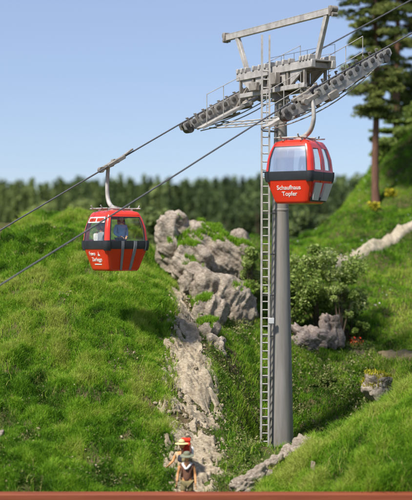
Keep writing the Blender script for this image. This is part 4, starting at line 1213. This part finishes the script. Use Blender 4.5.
tag(link('wildflowers', leaves_mesh('wildflowers', np.c_[x, y, H(x, y) + .17], RNG.uniform(.03, .075, len(x)), RNG.random(len(x)), .5, 1.1), M['whiteflower']), 'tiny white flowers dotted over the right hillside', 'flowers', kind='stuff')

# flower clumps
def clump(name, label, cat, px, Y, n, r, h, s, mat, lo, hi):
    x0 = (px - 206) * Y / F; z0 = h1(x0, Y)
    e = empty(name, (x0, Y, z0)); tag(e, label, cat)
    P = np.c_[np.clip(RNG.normal(size=n), -1.9, 1.9) * r * .42, np.clip(RNG.normal(size=n), -1.9, 1.9) * r * .34, RNG.random(n) * h]
    link('blossom', leaves_mesh('blossom', P, s * RNG.uniform(.6, 1.3, n), RNG.uniform(lo, hi, n), .2, 1.3), M[mat], e)
    st = MB()
    for k in range(14):
        a = random.uniform(0, 6.28); q = random.uniform(.1, .6) * r
        st.tube([(0, 0, -.1), (math.cos(a) * q * .5, math.sin(a) * q * .4, h * .45), (math.cos(a) * q, math.sin(a) * q * .8, h * .9)], .008, 5)
    st.build('stems', M['twig'], e)
clump('flower_clump', 'yellow flower clump left of the tall pine trunk foot', 'flowers', 373, Yd(53.4), 260, .38, .42, .09, 'yellow', .1, 1)
clump('flower_clump', 'yellow flower clump right of the tall pine trunk foot', 'flowers', 391, Yd(54.2), 240, .36, .40, .09, 'yellow', .1, 1)
clump('flower_clump', 'red flower clump beside the brown footpath', 'flowers', 355, Yd(42.2), 150, .40, .36, .06, 'redflower', .2, 1)
clump('flower_clump', 'yellow green clump on the rock ledge left of the pole', 'flowers', 249, Yd(41.5), 260, .36, .34, .07, 'yellow', 0, .5)

# ------------------------------------------------------------------ bushes
def bush(label, px, py, Y, rx, rz, n, leaf, mat, seed, name='bush', lo=0.1, hi=1.0, group=None, sink=.6, stem=True):
    c = at(px, py, Y); z0 = h1(c.x, Y)
    rs = np.random.default_rng(seed)
    e = empty(name, (c.x, Y, z0)); tag(e, label, 'bush', group)
    zc = c.z - z0
    K = max(10, int(26 * rx))
    d = rs.normal(size=(K, 3)); d /= np.linalg.norm(d, axis=1)[:, None]
    rr = rs.uniform(.30, 1.12, K) ** .6
    C = d * rr[:, None] * np.array([rx, rx * .8, rz]); C[:, 2] += zc
    cr = rs.uniform(.16, .36, K) * min(rx, rz) * 1.15
    k = rs.integers(0, K, n)
    q = rs.normal(size=(n, 3)); q /= np.linalg.norm(q, axis=1)[:, None]; q *= (rs.random(n) ** .45)[:, None]
    P = C[k] + q * cr[k][:, None] * np.array([1, 1, .8])
    P[:, 2] = np.maximum(P[:, 2], -.05)
    ct = rs.uniform(-.22, .22, K)
    t = np.clip((lo + hi) / 2 + ct[k] + (rs.random(n) - .5) * (hi - lo) * .9, 0, 1)
    link('crown', leaves_mesh('crown', P, leaf * rs.uniform(.5, 1.3, n), t, .15), M[mat], e)
    if stem:
        b = MB()
        for i in range(min(K, 16)):
            p = Vector(C[i]); b.tube([(rs.uniform(-.1, .1), rs.uniform(-.1, .1), -.25), (p.x * .4, p.y * .4, p.z * .5), tuple(p)], [.035, .022, .010], 6)
        b.build('stems', M['twig'], e)
    return e
bush('large light green leafy bush right of the pole above the brown rocks', 322, 279, Yd(42.8), 1.8, 1.6, 14500, .085, 'bushleaf', 5, lo=.15)
bush('low dark leafed bush spreading in the hollow to the right of the brown rocks', 350, 322, Yd(42.6), .8, .6, 4200, .075, 'bushleaf', 51, lo=0, hi=.7)
bush('round pale leafed bush at the right, overhanging the upright brown rock', 341, 300, Yd(42.0), .62, .62, 4200, .075, 'bushleaf', 6, lo=.3)
bush('leafy bush immediately left of the ladder beside the outcrop', 251, 270, Yd(42.6), .72, 1.0, 7200, .075, 'bushleaf', 9, lo=.2)
bush('low leafy bush directly behind the tower pole', 287, 302, Yd(42.4), .75, .95, 5000, .08, 'bushleaf', 14, lo=.1, hi=.9)
bush('small dark weedy bush right of the pole below the brown rocks', 322, 392, Yd(39.0), .95, .55, 5200, .065, 'under', 25, lo=0, hi=.8)
bush('dark round bush far behind the tower in front of the forest', 312, 243, 84, 1.9, 1.8, 5200, .20, 'forest', 31, lo=.0, hi=.8)
bush('round green bush behind the left gondola and the limestone knob', 150, 236, 76, 1.25, 1.5, 4600, .16, 'forest', 33, lo=.5, hi=1.0)
bush('broad yellow green shrub high on the right hill under the second pine', 404, 155, Yd(59.5), 1.7, 1.35, 6500, .14, 'bushleaf', 35, lo=0, hi=.75)
bush('olive shrub on the hill crest between the tall pine and the second pine', 389, 150, Yd(58.5), 1.0, 1.3, 4200, .13, 'bushleaf', 45, lo=0, hi=.85)
bush('tall leafy shrub at the picture edge below the second pine', 411, 128, Yd(60), 1.3, 1.5, 5200, .13, 'bushleaf', 46, lo=0, hi=.85)
bush('dark shrub at the right edge above the hillside pines', 425, 100, Yd(63), 2.2, 1.6, 6000, .16, 'needle', 36, lo=0, hi=.8)

# ------------------------------------------------------------------ pines
def pine(label, px, Y, height, crown0, rmax, seed, npad, tr=.2, name='pine_tree', lean=0.0):
    x0 = (px - 206) * Y / F; z0 = h1(x0, Y); rs = np.random.default_rng(seed)
    e = empty(name, (x0, Y, z0)); tag(e, label, 'pine tree', group='pines on the right hill')
    b = MB()
    zs = np.linspace(-.5, height, 14)
    ax = lambda z: Vector((lean * z + .05 * math.sin(z * .8 + seed), .05 * math.cos(z * .7), z))
    b.tube([ax(z) for z in zs], [tr * (1 - .88 * max(z, 0) / height) + (.06 if z < .3 else 0) for z in zs], 12)
    P = []; T = []
    for i in range(npad):
        f = rs.random() ** .9; z = crown0 + (height - crown0) * f
        a = rs.random() * 6.283
        env = rmax * (.55 + .45 * math.sin(min(1, f * 2.2) * 1.57)) * (1 - f) ** .55
        L = env * rs.uniform(.45, 1.1)
        base = ax(z); droop = -.10 * L - .04 * L * L + (.3 * L if f > .8 else 0)
        end = base + Vector((math.cos(a) * L, math.sin(a) * L, droop))
        midp = base.lerp(end, .5) + Vector((0, 0, .08 * L))
        b.tube([base, midp, end], [.05 * (1 - .6 * f) + .012, .03, .01], 5)
        for s in range(3 if L > .8 else 2):
            c = base.lerp(end, (1.0, .68, .40)[s]) + Vector((rs.normal() * .12, rs.normal() * .12, .05))
            pr = rs.uniform(.26, .56) * (1.1 - .35 * f) * (1.0, .9, .8)[s]
            n = int(210 * pr / .5)
            q = rs.normal(size=(n, 3)); q /= np.linalg.norm(q, axis=1)[:, None]; q *= (rs.random(n) ** .5)[:, None]
            P.append(np.array(c) + q * np.array([pr, pr, pr * .36]) - np.c_[np.zeros((n, 2)), (q[:, 0] ** 2 + q[:, 1] ** 2) * pr * .28])
            T.append(np.clip(rs.uniform(.2, .8) + (rs.random(n) - .5) * .5, 0, 1))
    # dead stubs low on the trunk
    for i in range(9):
        z = rs.uniform(crown0 * .25, crown0); a = rs.random() * 6.28; base = ax(z)
        b.tube([base, base + Vector((math.cos(a) * rs.uniform(.15, .4), math.sin(a) * .3, -.03))], [.022, .008], 5)
    b.build('trunk', M['bark'], e)
    P = np.concatenate(P); T = np.concatenate(T)
    link('crown', leaves_mesh('crown', P, .062 * RNG.uniform(.6, 1.4, len(P)), T, .1, 3.0), M['needle'], e)
    return e
pine('tall pine with bare red brown trunk between the yellow flower clumps', 376, Yd(54.0), 18.5, 4.6, 2.25, 3, 165, .21)
pine('second pine rising from the hilltop behind the tall bare trunked pine', 397, Yd(60.5), 17.0, 2.6, 2.5, 9, 150, .22)
pine('pine at the right edge of the hill crest', 428, Yd(61.5), 17.0, 2.0, 2.5, 16, 140, .24)

# ------------------------------------------------------------------ far forest
def forest():
    rs = np.random.default_rng(4); P = []; T = []; S = []; tr = MB()
    n = 760
    for i in range(n):
        row = i % 6; Y = 118 + row * 7 + rs.uniform(-3, 3); x = rs.uniform(-34, 30)
        z0 = 2.4; px = 206 + F * x / Y
        hh = (8 + (250 - (181 + np.clip(rs.normal() * 2.4, -6, 5) + (2 if px < 60 else 0) - (2 if px > 300 else 0))) * Y / F - z0) * (rs.uniform(.92, 1.02) if row else rs.uniform(.72, .98))
        con = rs.random() < .9
        m = 420; w = rs.uniform(.12, .17) * hh if con else rs.uniform(.2, .28) * hh
        f = rs.random(m); a = rs.random(m) * 6.283
        if con: r_ = w * (1 - f) ** 1.0 * rs.uniform(.5, 1.05, m)
        else: r_ = w * np.sqrt(np.clip(1 - (2 * f - 1) ** 2 * .9, .05, 1)) * rs.uniform(.4, 1.05, m)
        zz = z0 + hh * (.10 + .9 * f)
        P.append(np.c_[x + np.cos(a) * r_, Y + np.sin(a) * r_, zz])
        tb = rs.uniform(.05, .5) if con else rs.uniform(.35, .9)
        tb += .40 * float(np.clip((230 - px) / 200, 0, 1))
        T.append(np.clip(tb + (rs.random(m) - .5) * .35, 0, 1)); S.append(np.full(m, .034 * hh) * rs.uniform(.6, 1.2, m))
        tr.tube([(x, Y, z0 - .5), (x, Y, z0 + hh * .8)], [.22, .06], 5)
    P = np.concatenate(P)
    me = leaves_mesh('forest', P, np.concatenate(S), np.concatenate(T), .2, 1.5)
    o = link('forest', me, M['forest'])
    tag(o, 'dark green forest of far trees along the skyline', 'forest', kind='stuff')
    t = tr.build('trunks', M['twig'], o); t['kind'] = 'stuff'
forest()
